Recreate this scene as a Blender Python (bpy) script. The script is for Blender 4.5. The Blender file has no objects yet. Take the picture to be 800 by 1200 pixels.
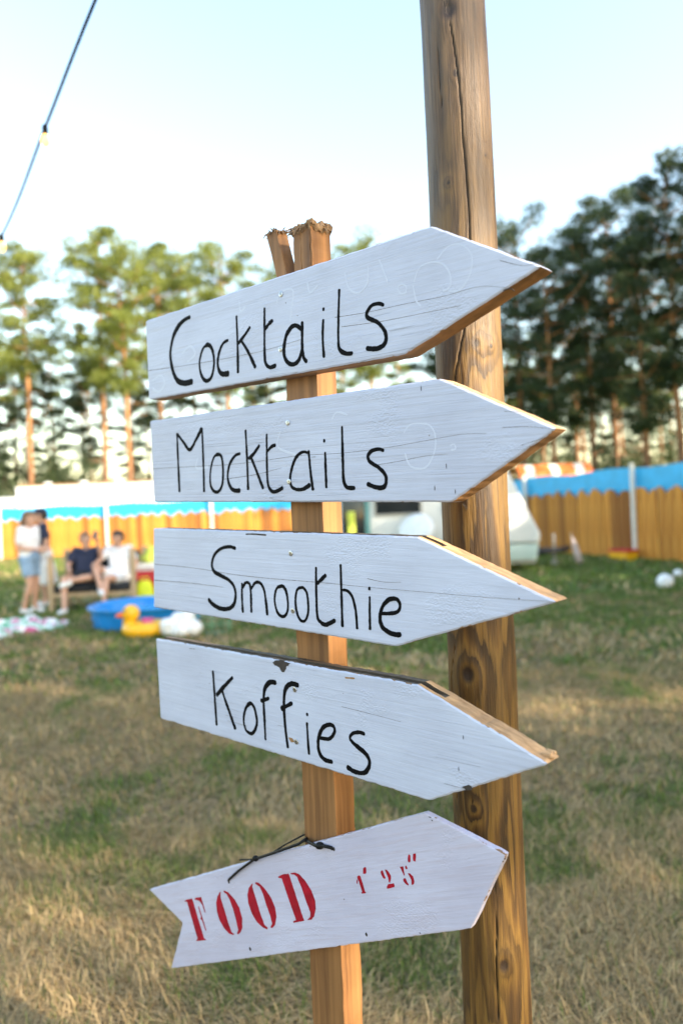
import bpy, bmesh, math, random
import numpy as np
from mathutils import Vector, Matrix
from mathutils import noise as mn
from mathutils.geometry import tessellate_polygon

# ------------------------------------------------------------------ camera, sky, sun, exposure
S = bpy.context.scene
R = math.radians
ROLL = R(2.4)
CAM = Vector((0, 0, 1.45))
cr = Vector((math.cos(ROLL), 0, -math.sin(ROLL)))
cu = Vector((math.sin(ROLL), 0, math.cos(ROLL)))
cf = Vector((0, 1, 0))
cam = bpy.data.cameras.new('camera')
camo = bpy.data.objects.new('camera', cam)
S.collection.objects.link(camo)
m = Matrix((cr, cu, -cf)).transposed().to_4x4()
m.translation = CAM
camo.matrix_world = m
cam.sensor_fit = 'VERTICAL'
cam.sensor_width = 24
cam.sensor_height = 36
cam.lens = 24
cam.clip_start = 0.05
cam.clip_end = 2000
cam.dof.use_dof = True
cam.dof.focus_distance = 1.0
cam.dof.aperture_fstop = 2.5
S.camera = camo

SUN_AZ = Vector((0.848, -0.53))
SUN_EL = 24.0
W = bpy.data.worlds.new('World')
S.world = W
W.use_nodes = True
wn = W.node_tree.nodes
wn.clear()
sky = wn.new('ShaderNodeTexSky')
sky.sky_type = 'NISHITA'
sky.sun_disc = False
sky.sun_elevation = R(SUN_EL)
sky.sun_rotation = math.atan2(SUN_AZ.x, SUN_AZ.y)
sky.air_density = 1.5
sky.ozone_density = 0.6
sky.dust_density = 1.3
bg = wn.new('ShaderNodeBackground')
bg.inputs['Strength'].default_value = 0.15
wo = wn.new('ShaderNodeOutputWorld')
W.node_tree.links.new(sky.outputs[0], bg.inputs[0])
W.node_tree.links.new(bg.outputs[0], wo.inputs[0])

sl = bpy.data.lights.new('sun', 'SUN')
sl.energy = 4.2
sl.angle = R(0.55)
sl.color = (1.0, 0.86, 0.68)
slo = bpy.data.objects.new('sun', sl)
S.collection.objects.link(slo)
sd = Vector((SUN_AZ.x * math.cos(R(SUN_EL)), SUN_AZ.y * math.cos(R(SUN_EL)), math.sin(R(SUN_EL))))
slo.rotation_euler = sd.to_track_quat('Z', 'Y').to_euler()
slo.location = sd * 60

S.view_settings.view_transform = 'Standard'
S.view_settings.look = 'None'
S.view_settings.exposure = 1.95
S.view_settings.gamma = 1
S.view_settings.use_curve_mapping = False
S.render.engine = 'CYCLES'

# ------------------------------------------------------------------ helpers
C = S.collection
rng = random.Random(7)


def ray(px, py):
    return cr * ((px - 400) / 800) + cu * ((600 - py) / 800) + cf


def at(px, py, Y):
    return CAM + ray(px, py) * Y


def ground(px, py):
    d = ray(px, py)
    return CAM + d * (-CAM.z / d.z)


def on_plane(px, py, p0, n):
    d = ray(px, py)
    return CAM + d * ((p0 - CAM).dot(n) / d.dot(n))


def obj(name, me, parent=None, label=None, cat=None, group=None, kind=None):
    o = bpy.data.objects.new(name, me)
    C.objects.link(o)
    if parent is not None:
        o.parent = parent
    if label:
        o['label'] = label
    if cat:
        o['category'] = cat
    if group:
        o['group'] = group
    if kind:
        o['kind'] = kind
    return o


def empty(name, loc, label, cat, group=None, rz=0):
    o = obj(name, None, None, label, cat, group)
    o.location = loc
    o.rotation_euler = (0, 0, rz)
    o.empty_display_size = 0.1
    return o


def mesh(name, verts, faces, mats, smooth=False, fm=None):
    me = bpy.data.meshes.new(name)
    me.from_pydata([tuple(v) for v in verts], [], faces)
    for mt in (mats if isinstance(mats, (list, tuple)) else [mats]):
        me.materials.append(mt)
    if fm:
        me.polygons.foreach_set('material_index', fm)
    if smooth:
        me.polygons.foreach_set('use_smooth', [True] * len(me.polygons))
    me.update()
    return me


def fastmesh(name, V, tri_or_quad, mat, smooth=False):
    """V (n,3), F (m,k) numpy"""
    me = bpy.data.meshes.new(name)
    F = np.asarray(tri_or_quad)
    k = F.shape[1]
    me.vertices.add(len(V))
    me.vertices.foreach_set('co', np.asarray(V, dtype=np.float32).ravel())
    me.loops.add(F.size)
    me.loops.foreach_set('vertex_index', F.astype(np.int32).ravel())
    me.polygons.add(len(F))
    me.polygons.foreach_set('loop_start', np.arange(0, F.size, k, dtype=np.int32))
    me.polygons.foreach_set('loop_total', np.full(len(F), k, dtype=np.int32))
    if smooth:
        me.polygons.foreach_set('use_smooth', np.ones(len(F), dtype=bool))
    me.materials.append(mat)
    me.update()
    me.validate()
    return me


class MB:
    def __init__(s):
        s.v = []
        s.f = []
        s.m = []

    def add(s, vs, fs, mi=0):
        b = len(s.v)
        s.v += [Vector(v) for v in vs]
        s.f += [tuple(i + b for i in f) for f in fs]
        s.m += [mi] * len(fs)

    def box(s, a, b, mi=0, bev=0.0):
        x0, y0, z0 = a
        x1, y1, z1 = b
        if bev <= 0:
            s.add([(x0, y0, z0), (x1, y0, z0), (x1, y1, z0), (x0, y1, z0), (x0, y0, z1), (x1, y0, z1), (x1, y1, z1), (x0, y1, z1)],
                  [(0, 3, 2, 1), (4, 5, 6, 7), (0, 1, 5, 4), (1, 2, 6, 5), (2, 3, 7, 6), (3, 0, 4, 7)], mi)
        else:
            bm = bmesh.new()
            bmesh.ops.create_cube(bm, size=1)
            for v in bm.verts:
                v.co = Vector(((x0 + x1) / 2 + v.co.x * (x1 - x0), (y0 + y1) / 2 + v.co.y * (y1 - y0), (z0 + z1) / 2 + v.co.z * (z1 - z0)))
            bmesh.ops.bevel(bm, geom=bm.edges[:], offset=bev, segments=2, affect='EDGES', profile=0.5)
            bm.verts.index_update()
            s.add([v.co.copy() for v in bm.verts], [tuple(v.index for v in f.verts) for f in bm.faces], mi)
            bm.free()

    def tube(s, pts, rad, n=8, mi=0, cap=True):
        pts = [Vector(p) for p in pts]
        if not isinstance(rad, (list, tuple)):
            rad = [rad] * len(pts)
        b = len(s.v)
        up = None
        for i, p in enumerate(pts):
            t = (pts[min(i + 1, len(pts) - 1)] - pts[max(i - 1, 0)]).normalized()
            if up is None:
                up = Vector((0, 0, 1)) if abs(t.z) < 0.9 else Vector((1, 0, 0))
            a = t.cross(up).normalized()
            up = a.cross(t).normalized()
            for k in range(n):
                w = 2 * math.pi * k / n
                s.v.append(p + (a * math.cos(w) + up * math.sin(w)) * rad[i])
        for i in range(len(pts) - 1):
            for k in range(n):
                k2 = (k + 1) % n
                s.f.append((b + i * n + k, b + i * n + k2, b + (i + 1) * n + k2, b + (i + 1) * n + k))
                s.m.append(mi)
        if cap:
            s.f.append(tuple(b + k for k in range(n))[::-1])
            s.f.append(tuple(b + (len(pts) - 1) * n + k for k in range(n)))
            s.m += [mi, mi]

    def lathe(s, prof, n=24, c=(0, 0, 0), mi=0, wob=None):
        b = len(s.v)
        for (r, z) in prof:
            for k in range(n):
                w = 2 * math.pi * k / n
                rr = r * (wob(w, z) if wob else 1)
                s.v.append(Vector((c[0] + rr * math.cos(w), c[1] + rr * math.sin(w), c[2] + z)))
        for i in range(len(prof) - 1):
            for k in range(n):
                k2 = (k + 1) % n
                s.f.append((b + i * n + k, b + i * n + k2, b + (i + 1) * n + k2, b + (i + 1) * n + k))
                s.m.append(mi)

    def sphere(s, c, r, n=10, mi=0):
        rx, ry, rz = r if isinstance(r, (tuple, list)) else (r, r, r)
        b = len(s.v)
        h = max(4, n // 2 + 1)
        s.v.append(Vector((c[0], c[1], c[2] + rz)))
        for i in range(1, h):
            a = math.pi * i / h
            for k in range(n):
                w = 2 * math.pi * k / n
                s.v.append(Vector((c[0] + rx * math.sin(a) * math.cos(w), c[1] + ry * math.sin(a) * math.sin(w), c[2] + rz * math.cos(a))))
        s.v.append(Vector((c[0], c[1], c[2] - rz)))
        last = len(s.v) - 1
        fs = []
        for k in range(n):
            fs.append((b, b + 1 + k, b + 1 + (k + 1) % n))
            for i in range(h - 2):
                o0 = b + 1 + i * n
                fs.append((o0 + k, o0 + n + k, o0 + n + (k + 1) % n, o0 + (k + 1) % n))
            o0 = b + 1 + (h - 2) * n
            fs.append((o0 + k, last, o0 + (k + 1) % n))
        s.f += fs
        s.m += [mi] * len(fs)

    def mesh(s, name, mats, smooth=False):
        return mesh(name, s.v, s.f, mats, smooth, s.m)

    def build(s, name, mats, parent=None, smooth=False, **k):
        return obj(name, s.mesh(name, mats, smooth), parent, **k)


def remeshed(name, mb, mat, vox=0.012, smooth_it=3):
    """merge overlapping closed shapes of an MB into one continuous skin"""
    me = mb.mesh(name + '_src', mat)
    o = bpy.data.objects.new('tmp', me)
    C.objects.link(o)
    r = o.modifiers.new('r', 'REMESH')
    r.mode = 'VOXEL'
    r.voxel_size = vox
    r.use_smooth_shade = True
    if smooth_it:
        q = o.modifiers.new('s', 'SMOOTH')
        q.iterations = smooth_it
        q.factor = 0.5
    dg = bpy.context.evaluated_depsgraph_get()
    out = bpy.data.meshes.new_from_object(o.evaluated_get(dg))
    out.name = name
    bpy.data.objects.remove(o)
    bpy.data.meshes.remove(me)
    out.materials.clear()
    out.materials.append(mat)
    return out


# ------------------------------------------------------------------ materials
class NT:
    def __init__(s, name):
        s.m = bpy.data.materials.new(name)
        s.m.use_nodes = True
        s.t = s.m.node_tree
        s.n = s.t.nodes
        s.p = s.n['Principled BSDF']
        s.out = s.n['Material Output']

    def new(s, t, **k):
        n = s.n.new(t)
        for a, b in k.items():
            if hasattr(n, a):
                setattr(n, a, b)
            else:
                n.inputs[a].default_value = b
        return n

    def lk(s, a, b):
        s.t.links.new(a, b)

    def coords(s, scale=(1, 1, 1), kind='Object'):
        tc = s.n.new('ShaderNodeTexCoord')
        mp = s.n.new('ShaderNodeMapping')
        mp.inputs['Scale'].default_value = scale
        s.lk(tc.outputs[kind], mp.inputs[0])
        return mp.outputs[0]

    def noise(s, vec, scale, detail=4, rough=0.55, dist=0.0):
        n = s.new('ShaderNodeTexNoise')
        n.inputs['Scale'].default_value = scale
        n.inputs['Detail'].default_value = detail
        n.inputs['Roughness'].default_value = rough
        n.inputs['Distortion'].default_value = dist
        s.lk(vec, n.inputs['Vector'])
        return n.outputs['Fac']

    def ramp(s, fac, stops, interp='LINEAR'):
        r = s.new('ShaderNodeValToRGB')
        r.color_ramp.interpolation = interp
        e = r.color_ramp.elements
        while len(e) < len(stops):
            e.new(0.5)
        for i, (p, c) in enumerate(stops):
            e[i].position = p
            c = c if isinstance(c, (tuple, list)) else (c, c, c)
            e[i].color = (*c, 1)
        s.lk(fac, r.inputs[0])
        return r.outputs[0]

    def mix(s, fac, a, b, bt='MIX'):
        n = s.new('ShaderNodeMix', data_type='RGBA', blend_type=bt)
        for v, i in ((fac, 0), (a, 6), (b, 7)):
            if isinstance(v, (int, float)):
                n.inputs[i].default_value = v
            elif isinstance(v, tuple):
                n.inputs[i].default_value = (*v, 1)
            else:
                s.lk(v, n.inputs[i])
        return n.outputs[2]

    def math(s, op, a, b=0.0):
        n = s.new('ShaderNodeMath', operation=op)
        for v, i in ((a, 0), (b, 1)):
            if isinstance(v, (int, float)):
                n.inputs[i].default_value = v
            else:
                s.lk(v, n.inputs[i])
        return n.outputs[0]

    def attr(s, name):
        n = s.new('ShaderNodeAttribute', attribute_name=name)
        return n

    def bump(s, h, strength, dist):
        n = s.new('ShaderNodeBump')
        n.inputs['Strength'].default_value = strength
        n.inputs['Distance'].default_value = dist
        s.lk(h, n.inputs['Height'])
        s.lk(n.outputs[0], s.p.inputs['Normal'])
        return n

    def col(s, v):
        if isinstance(v, tuple):
            s.p.inputs['Base Color'].default_value = (*v, 1)
        else:
            s.lk(v, s.p.inputs['Base Color'])

    def done(s, rough=0.6, **k):
        s.p.inputs['Roughness'].default_value = rough
        for a, b in k.items():
            s.p.inputs[a].default_value = b
        return s.m


def plain(name, c, rough=0.6, var=0.12, scale=9, **k):
    q = NT(name)
    f = q.noise(q.coords(), scale, 4)
    lo = tuple(max(0, x * (1 - var)) for x in c)
    hi = tuple(min(1, x * (1 + var)) for x in c)
    q.col(q.ramp(f, [(0.3, lo), (0.7, hi)]))
    return q.done(rough, **k)


def wood(name, dark, light, axis=0, fine=1.0, rough=0.65, bump=0.25):
    """sawn timber with grain along a local axis"""
    q = NT(name)
    sc = [60 * fine] * 3
    sc[axis] = 2.2 * fine
    f = q.noise(q.coords(tuple(sc)), 1.0, 6, 0.6, 0.4)
    sc2 = [16 * fine] * 3
    sc2[axis] = 0.9 * fine
    g = q.noise(q.coords(tuple(sc2)), 1.0, 3, 0.5, 1.2)
    h = q.math('ADD', q.math('MULTIPLY', f, 0.6), q.math('MULTIPLY', g, 0.4))
    q.col(q.ramp(h, [(0.36, dark), (0.6, light)]))
    q.bump(f, bump, 0.001)
    return q.done(rough)


def painted(name, tint, grime, seed, grain=1.0, pinkish=None):
    """white brush paint over planed timber; the wood shows where 'edge' is worn"""
    q = NT(name)
    tc = q.coords((1, 1, 1))
    mp = q.new('ShaderNodeMapping')
    mp.inputs['Location'].default_value = (seed * 3.1, seed * 1.7, seed * 2.3)
    q.lk(tc, mp.inputs[0])
    v = mp.outputs[0]

    def st(sc):
        n = q.new('ShaderNodeMapping')
        n.inputs['Scale'].default_value = sc
        q.lk(v, n.inputs[0])
        return n.outputs[0]
    # growth-ring relief running along the board, warped
    warp = q.noise(st((3.0, 1, 5)), 1.0, 2, 0.5)
    rings = q.noise(st((1.8, 6, 95)), 1.0, 3, 0.6, 0.9)
    fine = q.noise(st((14, 30, 420)), 1.0, 3, 0.6, 0.2)
    brush = q.noise(st((9, 20, 150)), 1.0, 4, 0.7, 0.3)
    blob = q.noise(st((7, 7, 12)), 1.0, 4, 0.6)
    # narrow dark drying checks where the rings noise crosses a thin band
    ck = q.noise(st((1.1, 4, 55)), 1.0, 2, 0.5, 0.7)
    band = q.math('LESS_THAN', q.math('ABSOLUTE', q.math('SUBTRACT', ck, 0.5)), 0.0035)
    gate = q.math('GREATER_THAN', q.noise(st((5, 5, 9)), 1.0, 2), 0.56)
    check = q.math('MULTIPLY', band, gate)
    base = q.mix(q.ramp(blob, [(0.35, 0.0), (0.7, 1.0)]), tint, grime)
    base = q.mix(q.math('MULTIPLY', q.ramp(rings, [(0.45, 0.0), (0.62, 1.0)]), 0.16), base, tuple(x * 0.72 for x in tint))
    base = q.mix(q.math('MULTIPLY', q.ramp(fine, [(0.52, 0.0), (0.72, 1.0)]), 0.22), base, tuple(x * 0.6 for x in grime))
    if pinkish:
        base = q.mix(q.math('MULTIPLY', q.ramp(brush, [(0.5, 0.0), (0.68, 1.0)]), 0.55), base, pinkish)
    base = q.mix(q.math('MULTIPLY', check, 0.0 if pinkish else 0.35), base, (0.10, 0.085, 0.075))
    # specks and chips
    sp = q.new('ShaderNodeTexVoronoi')
    sp.inputs['Scale'].default_value = 42
    q.lk(v, sp.inputs['Vector'])
    spk = q.math('LESS_THAN', sp.outputs['Distance'], 0.045)
    spk = q.math('MULTIPLY', spk, q.math('GREATER_THAN', q.noise(st((11, 11, 11)), 1.0, 2), 0.6))
    base = q.mix(spk, base, (0.07, 0.05, 0.035))
    e = q.attr('edge').outputs['Fac']
    chip = q.math('MULTIPLY', e, q.noise(st((55, 55, 55)), 1.0, 4, 0.65))
    chip = q.math('GREATER_THAN', chip, 0.575)
    base = q.mix(chip, base, (0.24, 0.135, 0.06))
    q.col(base)
    hh = q.math('ADD', q.math('MULTIPLY', rings, 0.9 * grain), q.math('MULTIPLY', brush, 0.55))
    hh = q.math('ADD', hh, q.math('MULTIPLY', fine, 0.25 * grain))
    hh = q.math('SUBTRACT', hh, q.math('MULTIPLY', check, 0.0 if pinkish else 0.6))
    hh = q.math('SUBTRACT', hh, q.math('MULTIPLY', chip, 0.5))
    hh = q.math('ADD', hh, q.math('MULTIPLY', q.noise(st((60, 60, 60)), 1.0, 3), 0.25))
    vo = q.new('ShaderNodeTexVoronoi')
    vo.inputs['Scale'].default_value = 240
    q.lk(st((1, 1, 1.6)), vo.inputs['Vector'])
    flake = q.ramp(q.noise(st((9, 9, 14)), 1.0, 3), [(0.56, 0.0), (0.64, 1.0)])
    hh = q.math('ADD', hh, q.math('MULTIPLY', q.math('MULTIPLY', flake, vo.outputs['Distance']), 0.55))
    q.bump(hh, 0.8, 0.0014)
    return q.done(0.5)


M = {}
M['wedge'] = wood('weathered_edge', (0.16, 0.085, 0.035), (0.36, 0.19, 0.075), 0)
M['cut'] = wood('fresh_cut_edge', (0.27, 0.15, 0.065), (0.55, 0.35, 0.18), 0, 2.2, bump=0.5)
M['groove'] = wood('weathered_groove', (0.035, 0.024, 0.016), (0.10, 0.07, 0.045), 0)
M['post'] = wood('planed_larch', (0.115, 0.047, 0.013), (0.31, 0.145, 0.046), 2, 1.0, bump=0.45)
M['postend'] = wood('splintered_endgrain', (0.09, 0.05, 0.025), (0.30, 0.19, 0.10), 2, 2.0, bump=0.9)
M['black_paint'] = plain('black_brush_paint', (0.0022, 0.0024, 0.0035), 0.7, 0.4, 90, **{'Specular IOR Level': 0.08})
M['red_paint'] = plain('red_stencil_paint', (0.30, 0.004, 0.018), 0.6, 0.3, 55, **{'Specular IOR Level': 0.2})
M['ghost'] = plain('white_overpaint', (0.50, 0.54, 0.67), 0.5, 0.03, 40)
M['crack'] = plain('open_crack', (0.035, 0.028, 0.024), 0.9, 0.3, 60)
M['hair_crack'] = plain('hairline_crack', (0.13, 0.12, 0.125), 0.9, 0.4, 60)
M['steel'] = plain('zinc_screw', (0.50, 0.51, 0.53), 0.3, 0.2, 200, Metallic=1.0)
M['dark'] = plain('dark_recess', (0.012, 0.011, 0.010), 0.8)
M['blackplastic'] = plain('black_nylon', (0.005, 0.005, 0.006), 0.5, 0.2, 60, **{'Specular IOR Level': 0.2})
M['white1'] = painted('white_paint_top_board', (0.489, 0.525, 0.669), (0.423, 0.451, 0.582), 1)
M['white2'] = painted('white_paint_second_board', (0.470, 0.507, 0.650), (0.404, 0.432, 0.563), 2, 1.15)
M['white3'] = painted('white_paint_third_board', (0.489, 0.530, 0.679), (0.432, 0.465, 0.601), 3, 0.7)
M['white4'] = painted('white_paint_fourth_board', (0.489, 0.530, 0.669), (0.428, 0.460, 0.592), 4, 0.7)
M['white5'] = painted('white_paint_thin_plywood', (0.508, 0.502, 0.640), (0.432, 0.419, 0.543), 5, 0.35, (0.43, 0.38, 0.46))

# ------------------------------------------------------------------ ground
def ground_mat():
    q = NT('dry_lawn_soil')
    v = q.coords((1, 1, 1))
    big = q.noise(v, 0.55, 5, 0.6, 0.4)
    mid = q.noise(v, 3.5, 5, 0.65)
    fine = q.noise(v, 55, 4, 0.7, 0.6)
    straw = q.ramp(fine, [(0.3, (0.11, 0.078, 0.042)), (0.52, (0.22, 0.165, 0.088)), (0.72, (0.34, 0.265, 0.155))])
    green = q.ramp(fine, [(0.3, (0.035, 0.06, 0.010)), (0.55, (0.09, 0.14, 0.024)), (0.75, (0.16, 0.21, 0.05))])
    k = q.math('ADD', q.math('MULTIPLY', big, 0.65), q.math('MULTIPLY', mid, 0.35))
    sx = q.new('ShaderNodeSeparateXYZ')
    q.lk(v, sx.inputs[0])
    # the lawn is greener away from the trodden area by the signs, towards the fence
    gy = q.math('MULTIPLY', q.math('SUBTRACT', sx.outputs[1], 5.0), 0.030)
    gy = q.math('MINIMUM', q.math('MAXIMUM', gy, -0.02), 0.2)
    gx = q.math('MINIMUM', q.math('MAXIMUM', q.math('MULTIPLY', sx.outputs[0], 0.012), -0.04), 0.06)
    k = q.math('ADD', q.math('ADD', k, gy), gx)
    q.col(q.mix(q.ramp(k, [(0.51, 0.0), (0.66, 1.0)]), straw, green))
    q.bump(q.math('ADD', fine, mid), 0.8, 0.02)
    return q.done(0.95)


M['ground'] = ground_mat()
gx = np.concatenate([[-900, -300, -120, -60], np.linspace(-30, 30, 61), [60, 120, 300, 900]])
gy = np.concatenate([[-900, -300, -100, -40], np.linspace(-15, 45, 61), [80, 150, 400, 900]])
gv = []
for y in gy:
    for x in gx:
        near = max(0, 1 - max(abs(x) / 30, abs(y - 15) / 30))
        gv.append((x, y, 0.025 * mn.noise((x * 0.45, y * 0.45, 3)) * near))
nx = len(gx)
gf = [(j * nx + i, j * nx + i + 1, (j + 1) * nx + i + 1, (j + 1) * nx + i) for j in range(len(gy) - 1) for i in range(nx - 1)]
obj('ground', mesh('ground', gv, gf, M['ground'], True), kind='structure')


def grass_mat():
    q = NT('grass_blades')
    a = q.attr('col')
    q.col(a.outputs['Color'])
    tr = q.new('ShaderNodeBsdfTranslucent')
    q.lk(a.outputs['Color'], tr.inputs[0])
    mx = q.new('ShaderNodeMixShader')
    mx.inputs[0].default_value = 0.3
    q.lk(q.p.outputs[0], mx.inputs[1])
    q.lk(tr.outputs[0], mx.inputs[2])
    q.lk(mx.outputs[0], q.out.inputs[0])
    return q.done(0.7)


M['grass'] = grass_mat()


def vnoise(x, y, seed, freq):
    """cheap value noise on arrays"""
    x = x * freq + seed * 17.3
    y = y * freq + seed * 9.1
    xi = np.floor(x).astype(np.int64)
    yi = np.floor(y).astype(np.int64)
    fx = x - xi
    fy = y - yi
    fx = fx * fx * (3 - 2 * fx)
    fy = fy * fy * (3 - 2 * fy)

    def h(i, j):
        k = (i * 374761393 + j * 668265263 + seed * 1442695) & 0x7fffffff
        k = ((k ^ (k >> 13)) * 1274126177) & 0x7fffffff
        return ((k ^ (k >> 16)) & 0xffff) / 65535.0
    return (h(xi, yi) * (1 - fx) + h(xi + 1, yi) * fx) * (1 - fy) + (h(xi, yi + 1) * (1 - fx) + h(xi + 1, yi + 1) * fx) * fy


def make_grass():
    r = np.random.default_rng(3)
    Vs, Fs, Cs = [], [], []
    base = 0
    for (y0, y1, n, wid, ln) in ((1.2, 3.2, 170000, 0.0013, 0.046), (3.2, 6.0, 140000, 0.0024, 0.052), (6.0, 11, 90000, 0.0075, 0.065), (11, 29, 90000, 0.02, 0.085)):
        # sample area with trapezoid of half width 0.62y+1.1
        y = np.sqrt(r.random(n) * (y1 * y1 - y0 * y0) + y0 * y0)
        hw = 0.60 * y + 0.9
        x = (r.random(n) * 2 - 1) * hw
        g = 0.28 * vnoise(x, y, 1, 0.7) + 0.40 * vnoise(x, y, 2, 2.1) + 0.32 * vnoise(x, y, 4, 5.5)
        g = g + np.clip((y - 5) * 0.030, -0.03, 0.22) + np.clip(x * 0.018, -0.03, 0.09)
        green = r.random(n) < np.clip((g - 0.48) * 3.6, 0.12, 0.85)
        L = ln * (0.5 + r.random(n)) * np.where(green, 1.0, 1.15)
        lay = np.where(green, r.random(n) * 0.75 + 0.12, 1.0 + r.random(n) * 0.55)     # tilt from vertical
        mat_up = (r.random(n) < 0.16) & ~green
        lay = np.where(mat_up, 0.35 + 0.6 * r.random(n), lay)
        az = r.random(n) * 2 * np.pi
        # hay lies in swirls
        az = np.where(green, az, az * 0.75 + 5.0 * vnoise(x, y, 8, 1.1))
        dx, dy = np.cos(az), np.sin(az)
        h1 = L * 0.55 * np.cos(lay)
        o1 = L * 0.55 * np.sin(lay)
        lay2 = np.minimum(lay + 0.35, 1.75)
        h2 = h1 + L * 0.45 * np.cos(lay2)
        o2 = o1 + L * 0.45 * np.sin(lay2)
        z0 = np.where(green, -0.003, r.random(n) * 0.018) + 0.02 * np.where(y < 40, 1, 0) * 0
        w = wid * (0.6 + 0.8 * r.random(n))
        sx, sy = -dy * w, dx * w
        z = np.zeros(n)
        P = np.stack([
            np.stack([x - sx, y - sy, z0], 1), np.stack([x + sx, y + sy, z0], 1),
            np.stack([x + dx * o1 + sx * .8, y + dy * o1 + sy * .8, z0 + h1], 1), np.stack([x + dx * o1 - sx * .8, y + dy * o1 - sy * .8, z0 + h1], 1),
            np.stack([x + dx * o2, y + dy * o2, np.maximum(z0 + h2, 0.004)], 1)], 1)
        gz = np.zeros(n)
        V = P.reshape(-1, 3)
        b = base + np.arange(n) * 5
        F = np.concatenate([np.stack([b, b + 1, b + 2], 1), np.stack([b, b + 2, b + 3], 1), np.stack([b + 3, b + 2, b + 4], 1)])
        t = r.random(n)[:, None]
        t2 = r.random(n)[:, None]
        sc = (1 - t) * np.array([0.24, 0.155, 0.06]) + t * np.array([0.72, 0.52, 0.265])
        gc = (1 - t) * np.array([0.055, 0.10, 0.012]) + t * np.array([0.19, 0.28, 0.045])
        olive = (1 - t2) * gc + t2 * np.array([0.19, 0.18, 0.07])
        gc = np.where(r.random(n)[:, None] < 0.35, olive, gc)
        col = np.where(green[:, None], gc, sc)
        Cs.append(np.repeat(np.concatenate([col, np.ones((n, 1))], 1), 5, 0))
        Vs.append(V)
        Fs.append(F)
        base += n * 5
    V = np.concatenate(Vs)
    # follow the slight roll of the ground
    me = fastmesh('grass', V, np.concatenate(Fs), M['grass'])
    at_ = me.attributes.new('col', 'FLOAT_COLOR', 'POINT')
    at_.data.foreach_set('color', np.concatenate(Cs).astype(np.float32).ravel())
    return me


obj('grass', make_grass(), label='short dry straw and green grass covering the field', cat='grass', kind='stuff')

# ------------------------------------------------------------------ fences
def fence_wood():
    q = NT('fence_planks')
    oi = q.new('ShaderNodeObjectInfo')
    f = q.noise(q.coords((14, 14, 1.2)), 1.0, 5, 0.6, 0.6)
    c = q.ramp(f, [(0.3, (0.30, 0.095, 0.011)), (0.52, (0.60, 0.25, 0.032)), (0.75, (0.78, 0.43, 0.085))])
    dark = q.mix(0.78, c, (0.15, 0.045, 0.007), 'MIX')
    q.col(q.mix(q.ramp(oi.outputs['Random'], [(0.25, 0.0), (0.9, 1.0)]), c, dark))
    q.bump(f, 0.3, 0.01)
    return q.done(0.75)


M['plank'] = fence_wood()
M['tarp'] = plain('blue_tarpaulin', (0.02, 0.40, 0.74), 0.45, 0.12, 3)
M['fpost'] = plain('whitewashed_post', (0.72, 0.70, 0.64), 0.7, 0.1, 6)


def plank_mesh(rise, h):
    mb = MB()
    w, t = 0.125, 0.022
    n = 5
    top = []
    for i in range(n):
        u = -1 + 2 * i / (n - 1)
        top.append((u * w, h + rise * u * 0.075 + 0.045 * (1 - u * u)))
    pts = [(-w, 0.03), (w, 0.03)] + top[::-1]
    k = len(pts)
    mb.add([(x, -t / 2, z) for x, z in pts] + [(x, t / 2, z) for x, z in pts],
           [tuple(range(k)), tuple(range(k, 2 * k))[::-1]] + [(i, k + i, k + (i + 1) % k, (i + 1) % k) for i in range(k)])
    return mb.mesh('plank', M['plank'])


PL = [[plank_mesh(r_, 1.62 + 0.05 * j) for j in range(3)] for r_ in (1, -1)]


def fence(name, a, b, label, posts):
    a = Vector((a[0], a[1], 0))
    b = Vector((b[0], b[1], 0))
    L = (b - a).length
    rz = math.atan2(b.y - a.y, b.x - a.x)
    t = empty(name, a, label, 'fence', None, rz)
    n = int(L / 0.262)
    for i in range(n):
        o = obj('plank', PL[i % 2][rng.randrange(3)], t)
        o.location = (0.13 + i * 0.262, -0.03 + rng.uniform(-0.008, 0.008), 0)
        o.rotation_euler = (rng.uniform(-.008, .008), rng.uniform(-.006, .006), rng.uniform(-.02, .02))
    # tarpaulin sheet behind the planks, sagging between posts
    mb = MB()
    k = int(L / 0.25)
    nz = 8
    for i in range(k + 1):
        for j in range(nz + 1):
            x = L * i / k
            z = 0.1 + (2.14 + 0.03 * math.sin(x * 2.1)) * j / nz
            mb.v.append(Vector((x, 0.045 + 0.02 * mn.noise((x * 1.5, z * 1.2, 7)), z)))
    for i in range(k):
        for j in range(nz):
            mb.f.append((i * (nz + 1) + j, (i + 1) * (nz + 1) + j, (i + 1) * (nz + 1) + j + 1, i * (nz + 1) + j + 1))
            mb.m.append(0)
    mb.build('tarpaulin', M['tarp'], t, True)
    for x in (0.45, 1.35):
        mb = MB()
        mb.box((0, 0.075, x), (L, 0.11, x + 0.08))
        mb.build('rail', M['plank'], t)
    pm = MB()
    pm.box((-0.045, -0.13, -0.05), (0.045, -0.05, 2.34), bev=0.012)
    pmm = pm.mesh('fence_post', M['fpost'])
    for x in posts:
        o = obj('fence_post', pmm, t)
        o.location = (x, 0, 0)
    return t


LF0, LF1 = (-19.0, 30.3), (2.4, 29.9)
RF0, RF1 = (2.75, 29.6), (10.6, 6.6)


def along(a, b, px):
    """distance along fence a-b where the pixel column px (at the horizon) meets it"""
    d = ray(px, 640)
    ax, ay = a
    ex, ey = b[0] - a[0], b[1] - a[1]
    # a + s e = k d
    det = ex * (-d.y) - ey * (-d.x)
    s_ = ((-ax) * (-d.y) - (-ay) * (-d.x)) / det
    return s_ * math.hypot(ex, ey)


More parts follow.
